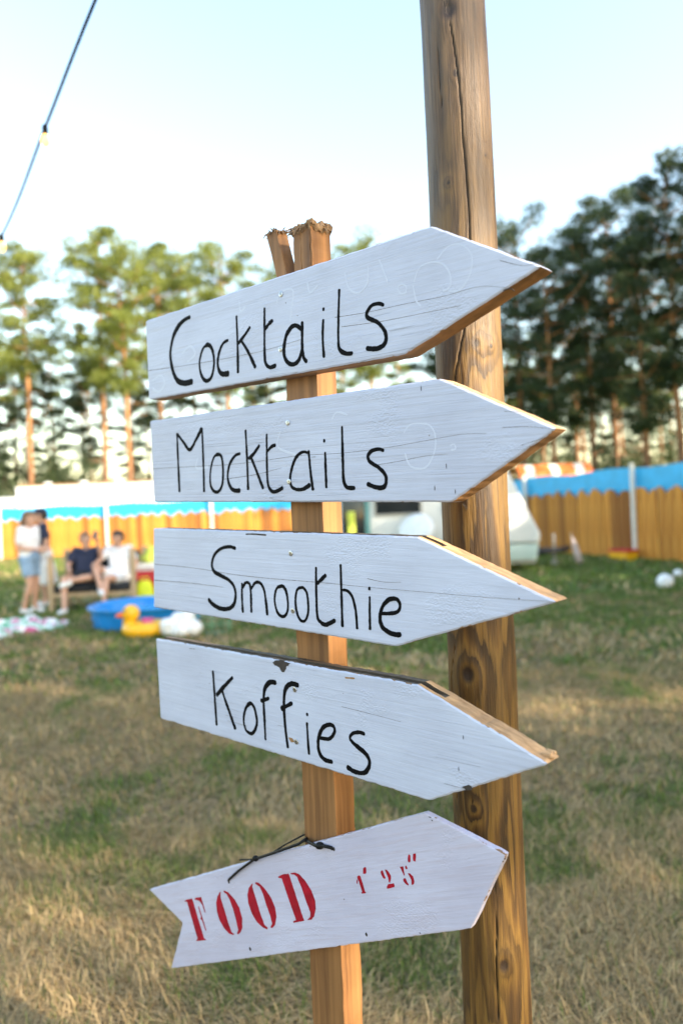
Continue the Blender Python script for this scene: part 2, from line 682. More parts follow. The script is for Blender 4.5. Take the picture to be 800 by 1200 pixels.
fence('plank_fence', LF0, LF1, 'sunlit orange plank fence with pale blue tarpaulin in front of the white container',
      [along(LF0, LF1, p) for p in (-120, 2, 127, 250, 372)])
fence('plank_fence', RF0, RF1, 'shaded brown plank fence with blue tarpaulin and a pale post beside the caravan',
      [along(RF0, RF1, p) for p in (545, 620, 747, 1100)])

# ------------------------------------------------------------------ pines
def bark_mat():
    q = NT('pine_bark')
    v = q.coords((1, 1, 1))
    f = q.noise(q.coords((9, 9, 2.5)), 1.0, 5, 0.65, 0.5)
    sx = q.new('ShaderNodeSeparateXYZ')
    q.lk(v, sx.inputs[0])
    hgt = q.math('ADD', sx.outputs[2], q.math('MULTIPLY', f, 3.0))
    low = q.ramp(f, [(0.3, (0.045, 0.03, 0.022)), (0.7, (0.13, 0.085, 0.06))])
    upp = q.ramp(f, [(0.3, (0.20, 0.085, 0.03)), (0.7, (0.42, 0.20, 0.075))])
    t = q.new('ShaderNodeMapRange')
    t.inputs[1].default_value = 3.5
    t.inputs[2].default_value = 8.0
    q.lk(hgt, t.inputs[0])
    q.col(q.mix(t.outputs[0], low, upp))
    q.bump(f, 0.6, 0.03)
    return q.done(0.9)


def needle_mat(name, a, b):
    q = NT(name)
    f = q.noise(q.coords((1, 1, 1)), 1.1, 3, 0.6)
    q.col(q.ramp(f, [(0.3, a), (0.7, b)]))
    tr = q.new('ShaderNodeBsdfTranslucent')
    tr.inputs[0].default_value = (*[min(1, x * 1.5) for x in b], 1)
    mx = q.new('ShaderNodeMixShader')
    mx.inputs[0].default_value = 0.28
    q.lk(q.p.outputs[0], mx.inputs[1])
    q.lk(tr.outputs[0], mx.inputs[2])
    q.lk(mx.outputs[0], q.out.inputs[0])
    return q.done(0.6)


M['bark'] = bark_mat()
M['needles'] = needle_mat('pine_needles', (0.065, 0.098, 0.013), (0.19, 0.215, 0.030))  # crown colour brightened and yellowed for the sunlit look
M['needles_shaded'] = needle_mat('dark_pine_needles', (0.014, 0.030, 0.011), (0.042, 0.066, 0.018))  # same pine foliage, colour darkened to stand in for shade
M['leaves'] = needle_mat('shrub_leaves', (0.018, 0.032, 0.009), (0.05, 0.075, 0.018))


def clump(r, c, rad, n, size, up=0.5):
    """n small triangles filling an ellipsoid around c"""
    d = r.normal(size=(n, 3))
    d /= np.linalg.norm(d, axis=1)[:, None]
    p = c + d * (r.random(n) ** 0.45)[:, None] * np.array(rad)
    t = d * 0.8 + r.normal(size=(n, 3)) * 0.6 + np.array([0, 0, up])
    t /= np.linalg.norm(t, axis=1)[:, None]
    s = np.cross(t, r.normal(size=(n, 3)))
    s /= np.linalg.norm(s, axis=1)[:, None]
    L = (size * (0.7 + 0.7 * r.random(n)))[:, None]
    wv = L * 0.26
    return np.stack([p - s * wv, p + s * wv, p + t * L], 1).reshape(-1, 3)


def pine(seed, H, base, spread, needle, nclump=74, per=150, point=0.6, lean=0.02):
    r = np.random.default_rng(seed)
    q = random.Random(seed)
    mb = MB()
    path = []
    ox = oy = 0.0
    N = 12
    for i in range(N + 1):
        path.append(Vector((ox, oy, H * i / N)))
        ox += q.uniform(-1, 1) * 0.012 * H / 4 + lean * H / N
        oy += q.uniform(-1, 1) * 0.012 * H / 4
    r0 = 0.0105 * H + 0.02
    mb.tube([p if i else p - Vector((0, 0, 0.15)) for i, p in enumerate(path)], [r0 * (1 - 0.86 * (i / N) ** 1.1) for i in range(N + 1)], 9)

    def tp(z):
        k = min(max(z / H * N, 0), N - 1e-4)
        i = int(k)
        return path[i].lerp(path[i + 1], k - i)
    T = []
    nl = nclump // 3
    for k in range(nl):
        u = (k + q.random() * 0.8) / nl
        z = H * (base + (0.985 - base) * u)
        prof = (math.sin(math.pi * min(1, 0.16 + 0.84 * (1 - u) ** point)) * 0.75 + 0.25 * (1 - u))
        ln = spread * max(0.16, prof) * q.uniform(0.55, 1.25)
        az = k * 2.4 + q.uniform(-.6, .6)
        p0 = tp(z)
        rise = q.uniform(-0.1, 0.45) * ln + 0.25 * ln * u
        d = Vector((math.cos(az), math.sin(az), 0))
        pts = [p0, p0 + d * ln * .4 + Vector((0, 0, rise * .25)), p0 + d * ln * .75 + Vector((0, 0, rise * .6)), p0 + d * ln + Vector((0, 0, rise))]
        lr = 0.018 + 0.016 * ln
        mb.tube(pts, [lr, lr * .75, lr * .5, lr * .2], 5)
        for f_, sc in ((1.0, 1.0), (0.68, 0.9), (0.4, 0.65)):
            if f_ < 0.6 and q.random() < 0.45:
                continue
            c = np.array(p0 + d * ln * f_ + Vector((q.uniform(-.3, .3), q.uniform(-.3, .3), rise * f_ + q.uniform(.0, .3))))
            rr = sc * q.uniform(0.30, 0.68) * (0.72 + 0.14 * spread)
            T.append(clump(r, c, (rr * 1.2, rr * 1.2, rr * 0.62), int(per * sc * q.uniform(.8, 1.2)), 0.17))
    # leader
    T.append(clump(r, np.array(tp(H * 0.985)), (.3, .3, .55), 90, 0.2, 0.9))
    # dead lower limbs
    for k in range(7):
        z = H * q.uniform(0.22, base)
        az = q.uniform(0, 6.28)
        ln = q.uniform(.5, 1.3)
        p0 = tp(z)
        mb.tube([p0, p0 + Vector((math.cos(az) * ln, math.sin(az) * ln, q.uniform(-.2, .25)))], [.03, .008], 4)
    V = np.concatenate(T)
    F = np.arange(len(V)).reshape(-1, 3)
    return mb.mesh('trunk', M['bark'], True), fastmesh('crown', V, F, needle)


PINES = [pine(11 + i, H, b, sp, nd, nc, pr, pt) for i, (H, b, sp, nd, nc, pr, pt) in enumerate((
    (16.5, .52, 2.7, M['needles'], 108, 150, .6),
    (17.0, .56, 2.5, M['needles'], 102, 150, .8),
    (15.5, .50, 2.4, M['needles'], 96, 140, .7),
    (15.0, .34, 2.8, M['needles_shaded'], 108, 150, .75),
    (16.0, .40, 2.9, M['needles_shaded'], 111, 150, .75),
    (14.0, .36, 2.4, M['needles_shaded'], 96, 140, .85),
    (13.0, .60, 1.5, M['needles'], 42, 110, .8),
))]


def tree(kind, loc, sc, rz, label, group):
    t = empty('pine_tree', loc, label, 'tree', group, rz)
    t.scale = (sc[0], sc[0], sc[1]) if isinstance(sc, tuple) else (sc, sc, sc)
    obj('trunk', PINES[kind][0], t)
    obj('crown', PINES[kind][1], t)
    return t


def tree_top(kind, px, py, Y, label, group, slim=1.0):
    """a pine on the ground at depth Y whose tip reaches the pixel row py"""
    p = at(px, py, Y)
    H = (16.5, 17.0, 15.5, 15.0, 16.0, 14.0, 13.0)[kind]
    s = p.z / (H * 1.01)
    b = at(px, 620, Y)
    tree(kind, (b.x, Y, 0), (slim * s ** .8, s), rng.uniform(0, 6.28), label, group)


LL = 'sunlit pine with orange trunk and yellow green crown behind the white container'
LG = 'sunlit pines behind the orange fence'
for k, (px, py, Y) in enumerate(((-70, 300, 39), (38, 288, 38.5), (128, 272, 39), (196, 292, 42), (158, 300, 36.5), (276, 292, 40), (352, 310, 43), (445, 285, 45), (-20, 340, 46), (232, 318, 50))):
    tree_top((0, 1, 2, 1, 0, 2, 1, 0, 2, 1, 0)[k], px, py, Y, LL, LG)
for k, (px, py, Y) in enumerate(((70, 400, 52), (100, 390, 55), (180, 420, 58), (20, 410, 60), (215, 380, 57), (300, 380, 55), (405, 370, 54), (330, 400, 60), (470, 380, 58))):
    tree_top(6, px, py, Y, 'thin bare-stemmed pine deep in the wood between the sunlit pines', 'thin pines behind the sunlit pines')
for k, (px, py, Y) in enumerate(((0, 425, 47), (62, 440, 50), (112, 425, 49), (205, 435, 51), (262, 420, 48), (320, 430, 50), (-45, 400, 46), (160, 445, 54))):
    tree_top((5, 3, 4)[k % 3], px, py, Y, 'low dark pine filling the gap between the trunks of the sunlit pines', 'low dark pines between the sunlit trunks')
RL = 'dark green dense pine behind the shaded brown fence'
RG = 'dark pines behind the shaded fence'
for k, (px, py, Y) in enumerate(((618, 262, 33), (652, 300, 29.5), (700, 268, 31), (722, 232, 33), (762, 275, 28), (802, 195, 27), (850, 175, 29), (560, 320, 36), (520, 340, 38), (905, 120, 26), (680, 330, 37), (760, 300, 38))):
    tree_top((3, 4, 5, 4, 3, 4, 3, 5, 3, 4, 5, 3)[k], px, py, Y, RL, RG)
for k, (px, py, Y) in enumerate(((628, 430, 50), (672, 445, 52), (715, 425, 51), (752, 440, 54), (790, 420, 50), (600, 440, 53))):
    tree_top((5, 3, 4)[k % 3], px, py, Y, 'low dark pine filling the gap between the trunks of the dark pines', 'low dark pines between the dark trunks')
for k, (px, py, Y) in enumerate(((640, 390, 44), (690, 400, 47), (735, 395, 45), (775, 380, 49), (600, 400, 46))):
    tree_top(6, px, py, Y, 'slender bare-stemmed pine deep in the wood behind the dark pines', 'thin pines behind the dark pines')
# the wood goes on along the right of the field, outside the frame, and shades the signs and the near grass
SL = 'dense pine at the edge of the wood along the shaded side of the field'
SG = 'pines along the shaded side of the field'
for k, (x, y, h) in enumerate(((13.5, -13.5, 13), (11.5, -11.4, 12), (13.2, -9.5, 12.5), (10.8, -3.8, 11.5), (13.4, -4.3, 13), (11.6, -2.4, 11.5), (13.6, -0.6, 12.5), (12.0, 1.2, 11.5), (14.0, 3.2, 12), (13.0, 5.4, 11), (15.0, 7.6, 11.5), (16.5, 11, 11.5), (19.5, 14.5, 12), (17.5, 20.5, 15), (20, 23, 16), (17.8, 25.5, 16), (16.5, -1.5, 13), (15.8, -11, 13), (18.5, 1, 13), (17.8, 4.2, 12), (18.6, -3.4, 12))):
    kd = (3, 4, 5)[k % 3]
    H = (15.0, 16.0, 14.0)[k % 3]
    tree(kd, (x, y, 0), (h / H * 1.15, h / H), k * 1.9, SL, SG)


# shrubs under the pines
def bush_mesh(seed, h, w):
    r = np.random.default_rng(seed)
    T = []
    for k in range(16):
        c = np.array([r.normal() * w * .33, r.normal() * w * .3, h * (.2 + .62 * r.random())])
        rr = w * r.uniform(.2, .34)
        T.append(clump(r, c, (rr, rr, rr * .9), 170, 0.17, .3))
    V = np.concatenate(T)
    st = MB()
    for k in range(6):
        a = k * 1.05
        st.tube([(0, 0, -.05), (math.cos(a) * w * .12, math.sin(a) * w * .12, h * .4), (math.cos(a) * w * .3, math.sin(a) * w * .3, h * .75)], [.035, .022, .008], 5)
    return fastmesh('foliage', V, np.arange(len(V)).reshape(-1, 3), M['leaves']), st.mesh('stem', M['bark'])


BU = [bush_mesh(70 + i, h, w) for i, (h, w) in enumerate(((3.6, 3.2), (4.4, 3.0), (3.0, 3.4)))]
for k, (px, Y) in enumerate(((605, 42), (648, 45), (668, 40), (705, 46), (742, 43), (785, 41), (815, 38), (-40, 39), (8, 40), (50, 41), (-15, 44), (30, 46), (85, 46), (125, 46), (170, 45), (215, 47), (262, 46), (300, 44), (345, 46), (66, 40), (640, 34), (690, 33), (755, 30), (800, 31), (580, 36), (720, 38), (855, 29))):
    left = px < 400
    b = at(px, 620, Y)
    t = empty('shrub', (b.x, Y, 0),
              'dark leafy shrub under the sunlit pines' if left else 'dark leafy shrub under the dark pines behind the brown fence',
              'shrub', 'shrubs under the sunlit pines' if left else 'shrubs under the dark pines', k * 1.3)
    s = 1.9 if px < 20 else (1.55 if px < 60 else (1.25 if left else (1.35 if Y > 39.5 else 0.95)))
    t.scale = (s, s, s)
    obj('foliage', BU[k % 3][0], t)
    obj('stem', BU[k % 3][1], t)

for (x, y) in ((14.2, -1.6), (15.0, 1.6), (13.6, 4.0)):  # shrubs added out of view to block a sun patch on the lawn
    t = empty('shrub', (x, y, 0), 'added unseen shrub blocking the sun between the pines at the shaded side of the field', 'shrub', 'added shrubs blocking the sun at the shaded side', x)
    t.scale = (1.3, 1.3, 1.7)
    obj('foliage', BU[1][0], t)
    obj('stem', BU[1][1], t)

# ------------------------------------------------------------------ things behind the fences
M['cwhite'] = plain('container_white', (0.80, 0.80, 0.78), 0.5, 0.04, 2)
M['cgrey'] = plain('container_grey', (0.58, 0.60, 0.62), 0.5, 0.05, 2)
M['brown'] = wood('brown_fascia', (0.22, 0.11, 0.045), (0.40, 0.22, 0.09), 0, 0.3)


def container(name, x0, x1, y, h, mat, label):
    t = empty(name, (x0, y, 0), label, 'container')
    L = x1 - x0
    mb = MB()
    # corrugated long wall
    n = int(L / 0.28)
    xs = []
    for i in range(n):
        xs += [(i * L / n, 0.0), (i * L / n + 0.10 * L / n / 0.28, 0.0), (i * L / n + 0.14 * L / n / 0.28, 0.035), (i * L / n + 0.24 * L / n / 0.28, 0.035)]
    xs.append((L, 0))
    k = len(xs)
    mb.add([(x, d, 0.16) for x, d in xs] + [(x, d, h - 0.12) for x, d in xs], [(i, i + 1, k + i + 1, k + i) for i in range(k - 1)])
    mb.box((0, .06, .12), (L, 2.4, h - .1))
    mb.build('wall', mat, t)
    mb = MB()
    mb.box((-.02, -.03, h - .12), (L + .02, 2.45, h), bev=.02)
    mb.box((-.02, -.03, 0.0), (L + .02, 2.45, .16), bev=.02)
    mb.build('frame', mat, t)
    return t


pA = at(24, 572, 32)
pB = at(352, 556, 32)
container('site_container', pA.x, pB.x, 31.6, pA.z + 0.02, M['cwhite'], 'long white site container with brown roof edge behind the sunlit fence')
t = C.objects[-1]
tt = [o for o in C.objects if o.name.startswith('site_container')][0]
L = pB.x - pA.x
mb = MB()
mb.box((0.1, -.06, pA.z + .02), (L - .1, .04, pA.z + .10), bev=.01)
mb.build('roof_edge', M['brown'], tt)
for i in range(7):
    mb = MB()
    mb.lathe([(0.0, .22), (.12, .21), (.28, .12), (.34, .0)], 12, (1.1 + i * (L - 2) / 6.5, 0.9, pA.z + .02))
    mb.build('roof_vent', M['cwhite'], tt, True)
pC = at(18, 583, 31.8)
container('site_container', -21.5, pA.x - 0.12, 31.5, pC.z, M['cgrey'], 'lower grey white site container beside the long white container')

# orange striped canopy behind the right fence
M['orange'] = plain('orange_canvas', (0.75, 0.17, 0.02), 0.6, 0.06, 3)
M['canvas'] = plain('cream_canvas', (0.80, 0.76, 0.66), 0.6, 0.05, 3)
a0 = at(604, 546, 22.5)
a1 = at(690, 543, 22.5)
t = empty('market_canopy', (a0.x, 22.5, 0), 'orange and white striped canopy roof rising behind the brown fence', 'canopy')
Lc = a1.x - a0.x
hz = a0.z
for s_ in range(9):
    mb = MB()
    x0 = Lc * s_ / 9
    x1 = Lc * (s_ + 1) / 9
    sc = []
    for k in range(5):
        u = k / 4
        sc.append((x0 + (x1 - x0) * u, hz - .28 - .05 * math.sin(math.pi * u)))
    vs = [(x0, 0, hz), (x1, 0, hz)] + [(x, -0.28, z + .05) for x, z in sc[::-1]] + [(x, -0.30, z - .12) for x, z in sc[::-1]]
    mb.add(vs, [(0, 1, 2, 3, 4, 5, 6)] + [(2 + k, 3 + k, 8 + k, 7 + k)[::-1] for k in range(4)])
    mb.add([(x0, 0, hz), (x1, 0, hz), (x1, 1.1, hz - .2), (x0, 1.1, hz - .2)], [(0, 3, 2, 1)])
    mb.build('stripe', M['orange'] if s_ % 3 != 1 else M['canvas'], t, True)
for x in (0.05, Lc - .05):
    for y in (-.2, 1.0):
        mb = MB()
        mb.tube([(x, y, -.05), (x, y, hz - .22)], .02, 8)
        mb.build('pole', M['fpost'], t)

# ------------------------------------------------------------------ caravan
M['cara'] = plain('caravan_enamel', (0.78, 0.78, 0.76), 0.3, 0.04, 2)
M['cara2'] = plain('caravan_lower_green', (0.55, 0.66, 0.60), 0.35, 0.05, 2)
M['glass'] = plain('dark_glass', (0.02, 0.024, 0.028), 0.08, 0.1, 3)
M['teal'] = plain('teal_trim', (0.12, 0.30, 0.30), 0.4, 0.1, 3)
M['rubber'] = plain('tyre_rubber', (0.02, 0.02, 0.021), 0.85, 0.2, 20)
M['alu'] = plain('grey_metal', (0.35, 0.36, 0.37), 0.4, 0.1, 10, Metallic=0.8)
YC = 14.6


def X(px, Y=YC):
    return at(px, 600, Y).x


def Z(px, py, Y=YC):
    return at(px, py, Y).z


t = empty('caravan', (X(396), YC, 0), 'white caravan with sloping front, dark window and tow bar parked by the brown fence', 'caravan')
x0 = X(396)
xf = X(632) - x0
xt = X(594) - x0
zs = Z(632, 625)
zt = Z(594, 546)


def prism(prof, y0, y1, mi=0, bev=0.05):
    bm = bmesh.new()
    f = bm.faces.new([bm.verts.new((x, y0, z)) for x, z in prof])
    g = bmesh.ops.extrude_face_region(bm, geom=[f])
    bmesh.ops.translate(bm, verts=[v for v in g['geom'] if isinstance(v, bmesh.types.BMVert)], vec=(0, y1 - y0, 0))
    bmesh.ops.recalc_face_normals(bm, faces=bm.faces[:])
    bmesh.ops.bevel(bm, geom=bm.edges[:], offset=bev, segments=3, affect='EDGES', profile=.5)
    bm.verts.index_update()
    r = ([v.co.copy() for v in bm.verts], [tuple(v.index for v in f.verts) for f in bm.faces])
    bm.free()
    return r


mb = MB()
mb.add(*prism([(0.0, .62), (xf - .02, .62), (xf, zs), (xt, zt), (xt - .25, zt + .16), (.3, zt + .2), (0.02, zt)], 0, 2.1))
mb.build('body', M['cara'], t, True)
mb = MB()
mb.add(*prism([(0.06, .26), (xf - .1, .26), (xf - .03, .60), (0.02, .60)], 0.02, 2.08, bev=.02))
mb.build('lower_panel', M['cara2'], t, True)
for (a, b) in ((440, 492), (520, 575)):
    mb = MB()
    mb.box((X(a) - x0, -.03, Z(a, 603)), (X(b) - x0, 0.02, 2.05), bev=.012)
    w_ = mb.build('window', M['glass'], t, True)
    mb = MB()
    zz = Z(a, 603)
    for bx in (((X(a) - x0 - .04, -.035, zz - .04), (X(b) - x0 + .04, .01, zz)), ((X(a) - x0 - .04, -.035, 2.05), (X(b) - x0 + .04, .01, 2.09)),
               ((X(a) - x0 - .04, -.035, zz), (X(a) - x0, .01, 2.05)), ((X(b) - x0, -.035, zz), (X(b) - x0 + .04, .01, 2.05))):
        mb.box(*bx)
    mb.build('window_frame', M['alu'], w_)
# front window on the slope
mb = MB()
sl_ = Vector((xf - xt, 0, zs - zt))
nn = Vector((-sl_.z, 0, sl_.x)).normalized()
if nn.x < 0:
    nn = -nn
vs = []
for u in (.22, .72):
    for y in (.25, 1.85):
        p = Vector((xt, 0, zt)) + sl_ * u
        vs += [(p.x, y, p.z), (p.x + nn.x * .02, y, p.z + nn.z * .02)]
mb.add(vs, [(1, 3, 7, 5), (0, 1, 5, 4), (2, 6, 7, 3), (0, 2, 3, 1), (4, 5, 7, 6), (0, 4, 6, 2)])
mb.build('front_window', M['glass'], t)
mb = MB()
mb.box((X(400) - x0, -.025, .45), (X(427) - x0, .02, 2.1), bev=.01)
d_ = mb.build('door', M['glass'], t, True)
mb = MB()
mb.box((X(427) - x0, -.06, .42), (X(433) - x0, .02, 2.14), bev=.01)
mb.build('door_frame', M['teal'], d_)
for xw in (1.7,):
    mb = MB()
    mb.lathe([(.0, -.09), (.2, -.09), (.31, -.07), (.33, 0), (.31, .07), (.2, .09), (0, .09)], 28)
    wv = mb.build('wheel', M['rubber'], t, True)
    wv.location = (xw, .08, .33)
    wv.rotation_euler = (math.pi / 2, 0, 0)
    mb = MB()
    mb.lathe([(.0, .10), (.12, .105), (.2, .094), (.21, .07)], 20)
    mb.build('rim', M['alu'], wv, True)
mb = MB()
mb.box((.1, .12, .18), (xf - .1, .3, .27))
mb.box((.1, 1.8, .18), (xf - .1, 1.98, .27))
mb.tube([(1.7, .1, .33), (1.7, 2.0, .33)], .04, 8)
mb.build('chassis', M['alu'], t)
mb = MB()
xh = X(684) - x0
mb.tube([(xf - .3, .25, .36), (xh - .15, 1.0, .38), (xh, 1.05, .42)], .055, 8)
mb.tube([(xf - .3, 1.85, .36), (xh - .15, 1.1, .38)], .055, 8)
hb = mb.build('tow_bar', M['rubber'], t)
mb = MB()
mb.tube([(xh - .35, 1.05, .08), (xh - .35, 1.05, .75)], .028, 8)
mb.tube([(xh - .35, 1.0, .07), (xh - .35, 1.1, .07)], .07, 14)
mb.build('jockey_wheel', M['alu'], hb)
# lime towel over the door handle
mb = MB()
hx = X(411) - x0
for i in range(7):
    for j in range(9):
        mb.v.append(Vector((hx + .16 * i / 6 - .08, -.06 - .02 * math.sin(i * 1.9), 1.45 - .55 * j / 8)))
for i in range(6):
    for j in range(8):
        mb.f.append((i * 9 + j, i * 9 + j + 1, (i + 1) * 9 + j + 1, (i + 1) * 9 + j))
        mb.m.append(0)
M['lime'] = plain('lime_cloth', (0.62, 0.70, 0.10), 0.8, 0.15, 6)
M['whitecloth'] = plain('white_cloth', (0.80, 0.80, 0.80), 0.8, 0.05, 6)
tw = mb.build('hand_towel', [M['lime']], None, True, label='small lime towel hanging on the dark caravan door', cat='towel')
tw.location = (x0, YC, 0)
so = tw.modifiers.new('s', 'SOLIDIFY')
so.thickness = .012

# satellite dish on a tripod in front of the caravan
t = empty('satellite_dish', (X(485, 13.9), 13.9, 0), 'white satellite dish on a small tripod before the caravan window', 'dish')
mb = MB()
mb.lathe([(0.0, .06), (.15, .045), (.3, -.01), (.38, -.06), (.385, -.08), (.3, -.03), (.15, .02), (0, .035)], 28)
d_ = mb.build('dish', M['cara'], t, True)
d_.location = (0, 0, 1.05)
d_.rotation_euler = (R(62), 0, R(-25))
mb = MB()
for k in range(3):
    a = k * 2.094
    mb.tube([(math.cos(a) * .35, math.sin(a) * .35, 0), (0, 0, .75)], .014, 6)
mb.tube([(0, 0, .7), (0, .03, 1.03)], .02, 8)
mb.build('tripod', M['alu'], t)

# ------------------------------------------------------------------ log pole
def pole_mat():
    q = NT('oiled_log')
    tc = q.new('ShaderNodeTexCoord')
    cy = q.attr('cyl').outputs['Vector']           # (angle*r, 0, z) unrolled surface coordinate

    def st(sc, src=cy):
        n = q.new('ShaderNodeMapping')
        n.inputs['Scale'].default_value = sc
        q.lk(src, n.inputs[0])
        return n.outputs[0]
    o = tc.outputs['Object']
    flame = q.noise(st((17, 17, 1.7), o), 1.0, 2, 0.5, 0.45)
    strk = q.noise(st((95, 95, 4.5), o), 1.0, 5, 0.7, 0.4)
    fib = q.noise(st((240, 240, 5), o), 1.0, 4, 0.65, 0.3)
    blot = q.noise(st((10, 10, 6), o), 1.0, 3, 0.6, 0.5)
    kf = q.attr('knotfield').outputs['Fac']
    # peeled growth layers: saw-tooth of a smooth field, its edges torn by the fibre streaks
    tf = q.math('ADD', q.math('MULTIPLY', flame, 6.0), q.math('ADD', q.math('MULTIPLY', strk, 1.1), q.math('MULTIPLY', kf, 2.4)))
    saw = q.math('FRACT', tf)
    lay = q.ramp(saw, [(0.0, (0.034, 0.015, 0.0035)), (0.25, (0.065, 0.030, 0.007)), (0.45, (0.135, 0.066, 0.014)), (0.7, (0.235, 0.128, 0.026)), (0.95, (0.18, 0.097, 0.02)), (1.0, (0.045, 0.02, 0.005))])
    flat = q.ramp(strk, [(0.3, (0.075, 0.034, 0.0075)), (0.52, (0.17, 0.092, 0.019)), (0.75, (0.265, 0.152, 0.038))])
    c = q.mix(q.ramp(q.noise(st((7, 7, 3.5), o), 1.0, 2, 0.5), [(0.40, 0.25), (0.58, 0.95)]), flat, lay)
    tooth = saw
    # greyer, sun bleached towards the top of the log
    sx = q.new('ShaderNodeSeparateXYZ')
    q.lk(o, sx.inputs[0])
    mr = q.new('ShaderNodeMapRange')
    mr.inputs[1].default_value = 1.75
    mr.inputs[2].default_value = 2.35
    q.lk(q.math('ADD', sx.outputs[2], q.math('MULTIPLY', q.math('SUBTRACT', blot, 0.5), 0.6)), mr.inputs[0])
    grey = q.ramp(strk, [(0.3, (0.06, 0.036, 0.019)), (0.52, (0.155, 0.09, 0.042)), (0.75, (0.27, 0.165, 0.08))])
    grey = q.mix(q.math('MULTIPLY', q.ramp(blot, [(0.5, 0.0), (0.62, 1.0)]), 0.65), grey, (0.07, 0.050, 0.035))
    c = q.mix(mr.outputs[0], c, grey)
    c = q.mix(q.math('MULTIPLY', q.ramp(fib, [(0.50, 0.0), (0.66, 1.0)]), 0.6), c, (0.045, 0.024, 0.010))
    k = q.attr('knot').outputs['Fac']
    kn = q.math('ADD', k, q.math('MULTIPLY', q.math('SUBTRACT', strk, 0.5), 0.25))
    c = q.mix(q.ramp(kn, [(0.28, 0.0), (0.6, 0.6), (0.8, 1.0)]), c, (0.035, 0.018, 0.009))
    c = q.mix(1.0, c, (0.80, 0.80, 0.80), 'MULTIPLY')
    c = q.mix(q.attr('crack').outputs['Fac'], c, (0.012, 0.007, 0.005))
    q.col(c)
    q.bump(q.math('ADD', q.math('MULTIPLY', strk, 0.7), q.math('ADD', q.math('MULTIPLY', fib, 0.4), q.math('MULTIPLY', tooth, .35))), 0.8, 0.003)
    return q.done(0.55)


M['log'] = pole_mat()
YP = 1.2


def log_pole(name, base, top, r0, r1, knots, cracks, label, na=200, nz=620):
    """knots: (angle, z, size); cracks: list of [(z, angle, halfwidth)]"""
    base = Vector(base)
    top = Vector(top)
    H = top.z - base.z
    V = np.zeros((nz + 1, na, 3))
    zz = np.linspace(0, H, nz + 1)
    ang = np.linspace(0, 2 * np.pi, na, endpoint=False)
    AA, ZZ = np.meshgrid(ang, zz)
    u = ZZ / H
    rad = r0 + (r1 - r0) * u
    wob = np.zeros_like(rad)
    for i in range(nz + 1):
        for k in range(0, na, 4):
            wob[i, k:k + 4] = mn.noise((math.cos(ang[k]) * 1.3, math.sin(ang[k]) * 1.3, zz[i] * 2.2)) * 0.0028 + mn.noise((math.cos(ang[k]) * 3, math.sin(ang[k]) * 3, zz[i] * 9)) * 0.0011
    # smooth the blocks of four
    for _ in range(3):
        wob = (np.roll(wob, 1, 1) + wob * 2 + np.roll(wob, -1, 1)) / 4
    knot = np.zeros_like(rad)
    kfield = np.zeros_like(rad)
    crack = np.zeros_like(rad)
    for (a, z, s) in knots:
        da = (AA - a + np.pi) % (2 * np.pi) - np.pi
        d2 = (da * rad) ** 2 + ((ZZ - z) * 0.75) ** 2
        d = np.sqrt(d2) / s
        wob += 0.30 * s * np.exp(-(d / 1.9) ** 2) - 0.42 * s * np.exp(-(d / 0.75) ** 2)
        knot = np.maximum(knot, np.clip(1.35 - d, 0, 1))
        kfield += np.exp(-(d / 3.2))
    for cr_ in cracks:
        zs_ = np.array([c_[0] for c_ in cr_])
        as_ = np.array([c_[1] for c_ in cr_])
        ws_ = np.array([c_[2] for c_ in cr_])
        o_ = np.argsort(zs_)
        ca = np.interp(zz, zs_[o_], as_[o_]) + 0.03 * np.array([mn.noise((z * 14, 1.3, 5)) for z in zz])
        cw = 0.62 * np.interp(zz, zs_[o_], ws_[o_], left=0, right=0)
        da = np.abs((AA - ca[:, None] + np.pi) % (2 * np.pi) - np.pi) * rad
        m_ = np.clip(1.25 - da / np.maximum(cw[:, None], 1e-6), 0, 1)
        crack = np.maximum(crack, m_)
        wob -= 0.007 * m_
    rad = rad + wob
    cx = u * (top.x - base.x)
    cyy = u * (top.y - base.y)
    P = np.stack([cx + rad * np.cos(AA), cyy + rad * np.sin(AA), ZZ], 2).reshape(-1, 3)
    i = np.arange(nz)[:, None] * na
    k = np.arange(na)[None, :]
    k2 = (k + 1) % na
    F = np.stack([i + k, i + k2, i + na + k2, i + na + k], 2).reshape(-1, 4)
    # end cap
    me = fastmesh('log_pole', P, F, M['log'], True)
    for nme, arr in (('knot', knot), ('crack', crack), ('knotfield', kfield)):
        at_ = me.attributes.new(nme, 'FLOAT', 'POINT')
        at_.data.foreach_set('value', arr.astype(np.float32).ravel())
    o = obj(name, me, None, label, 'pole')
    o.location = base
    capm = MB()
    capm.lathe([(r1 * 1.0, 0.0), (r1 * .7, .006), (r1 * .35, .008), (0.0, .009)], 40, (top.x - base.x, top.y - base.y, H))
    capm.build('end_grain', M['cut'], o, True)
    return o


pb = at(582.5, 1200, YP)
pt = at(529.5, 0, YP)
dirp = (pt - pb) / (pt.z - pb.z)
p_base = pb - dirp * (pb.z + 0.1)
p_top = pb + dirp * (3.35 - pb.z)


def pole_angle(px, py):
    """surface angle on the pole for a pixel, and height above its base"""
    z = at(px, py, YP - 0.05).z
    cx = (pb + dirp * (z - pb.z)).x
    rr = 0.0575
    s_ = max(-0.97, min(0.97, (at(px, py, YP - 0.045).x - cx) / rr))
    return -math.pi / 2 + math.asin(s_), z - p_base.z


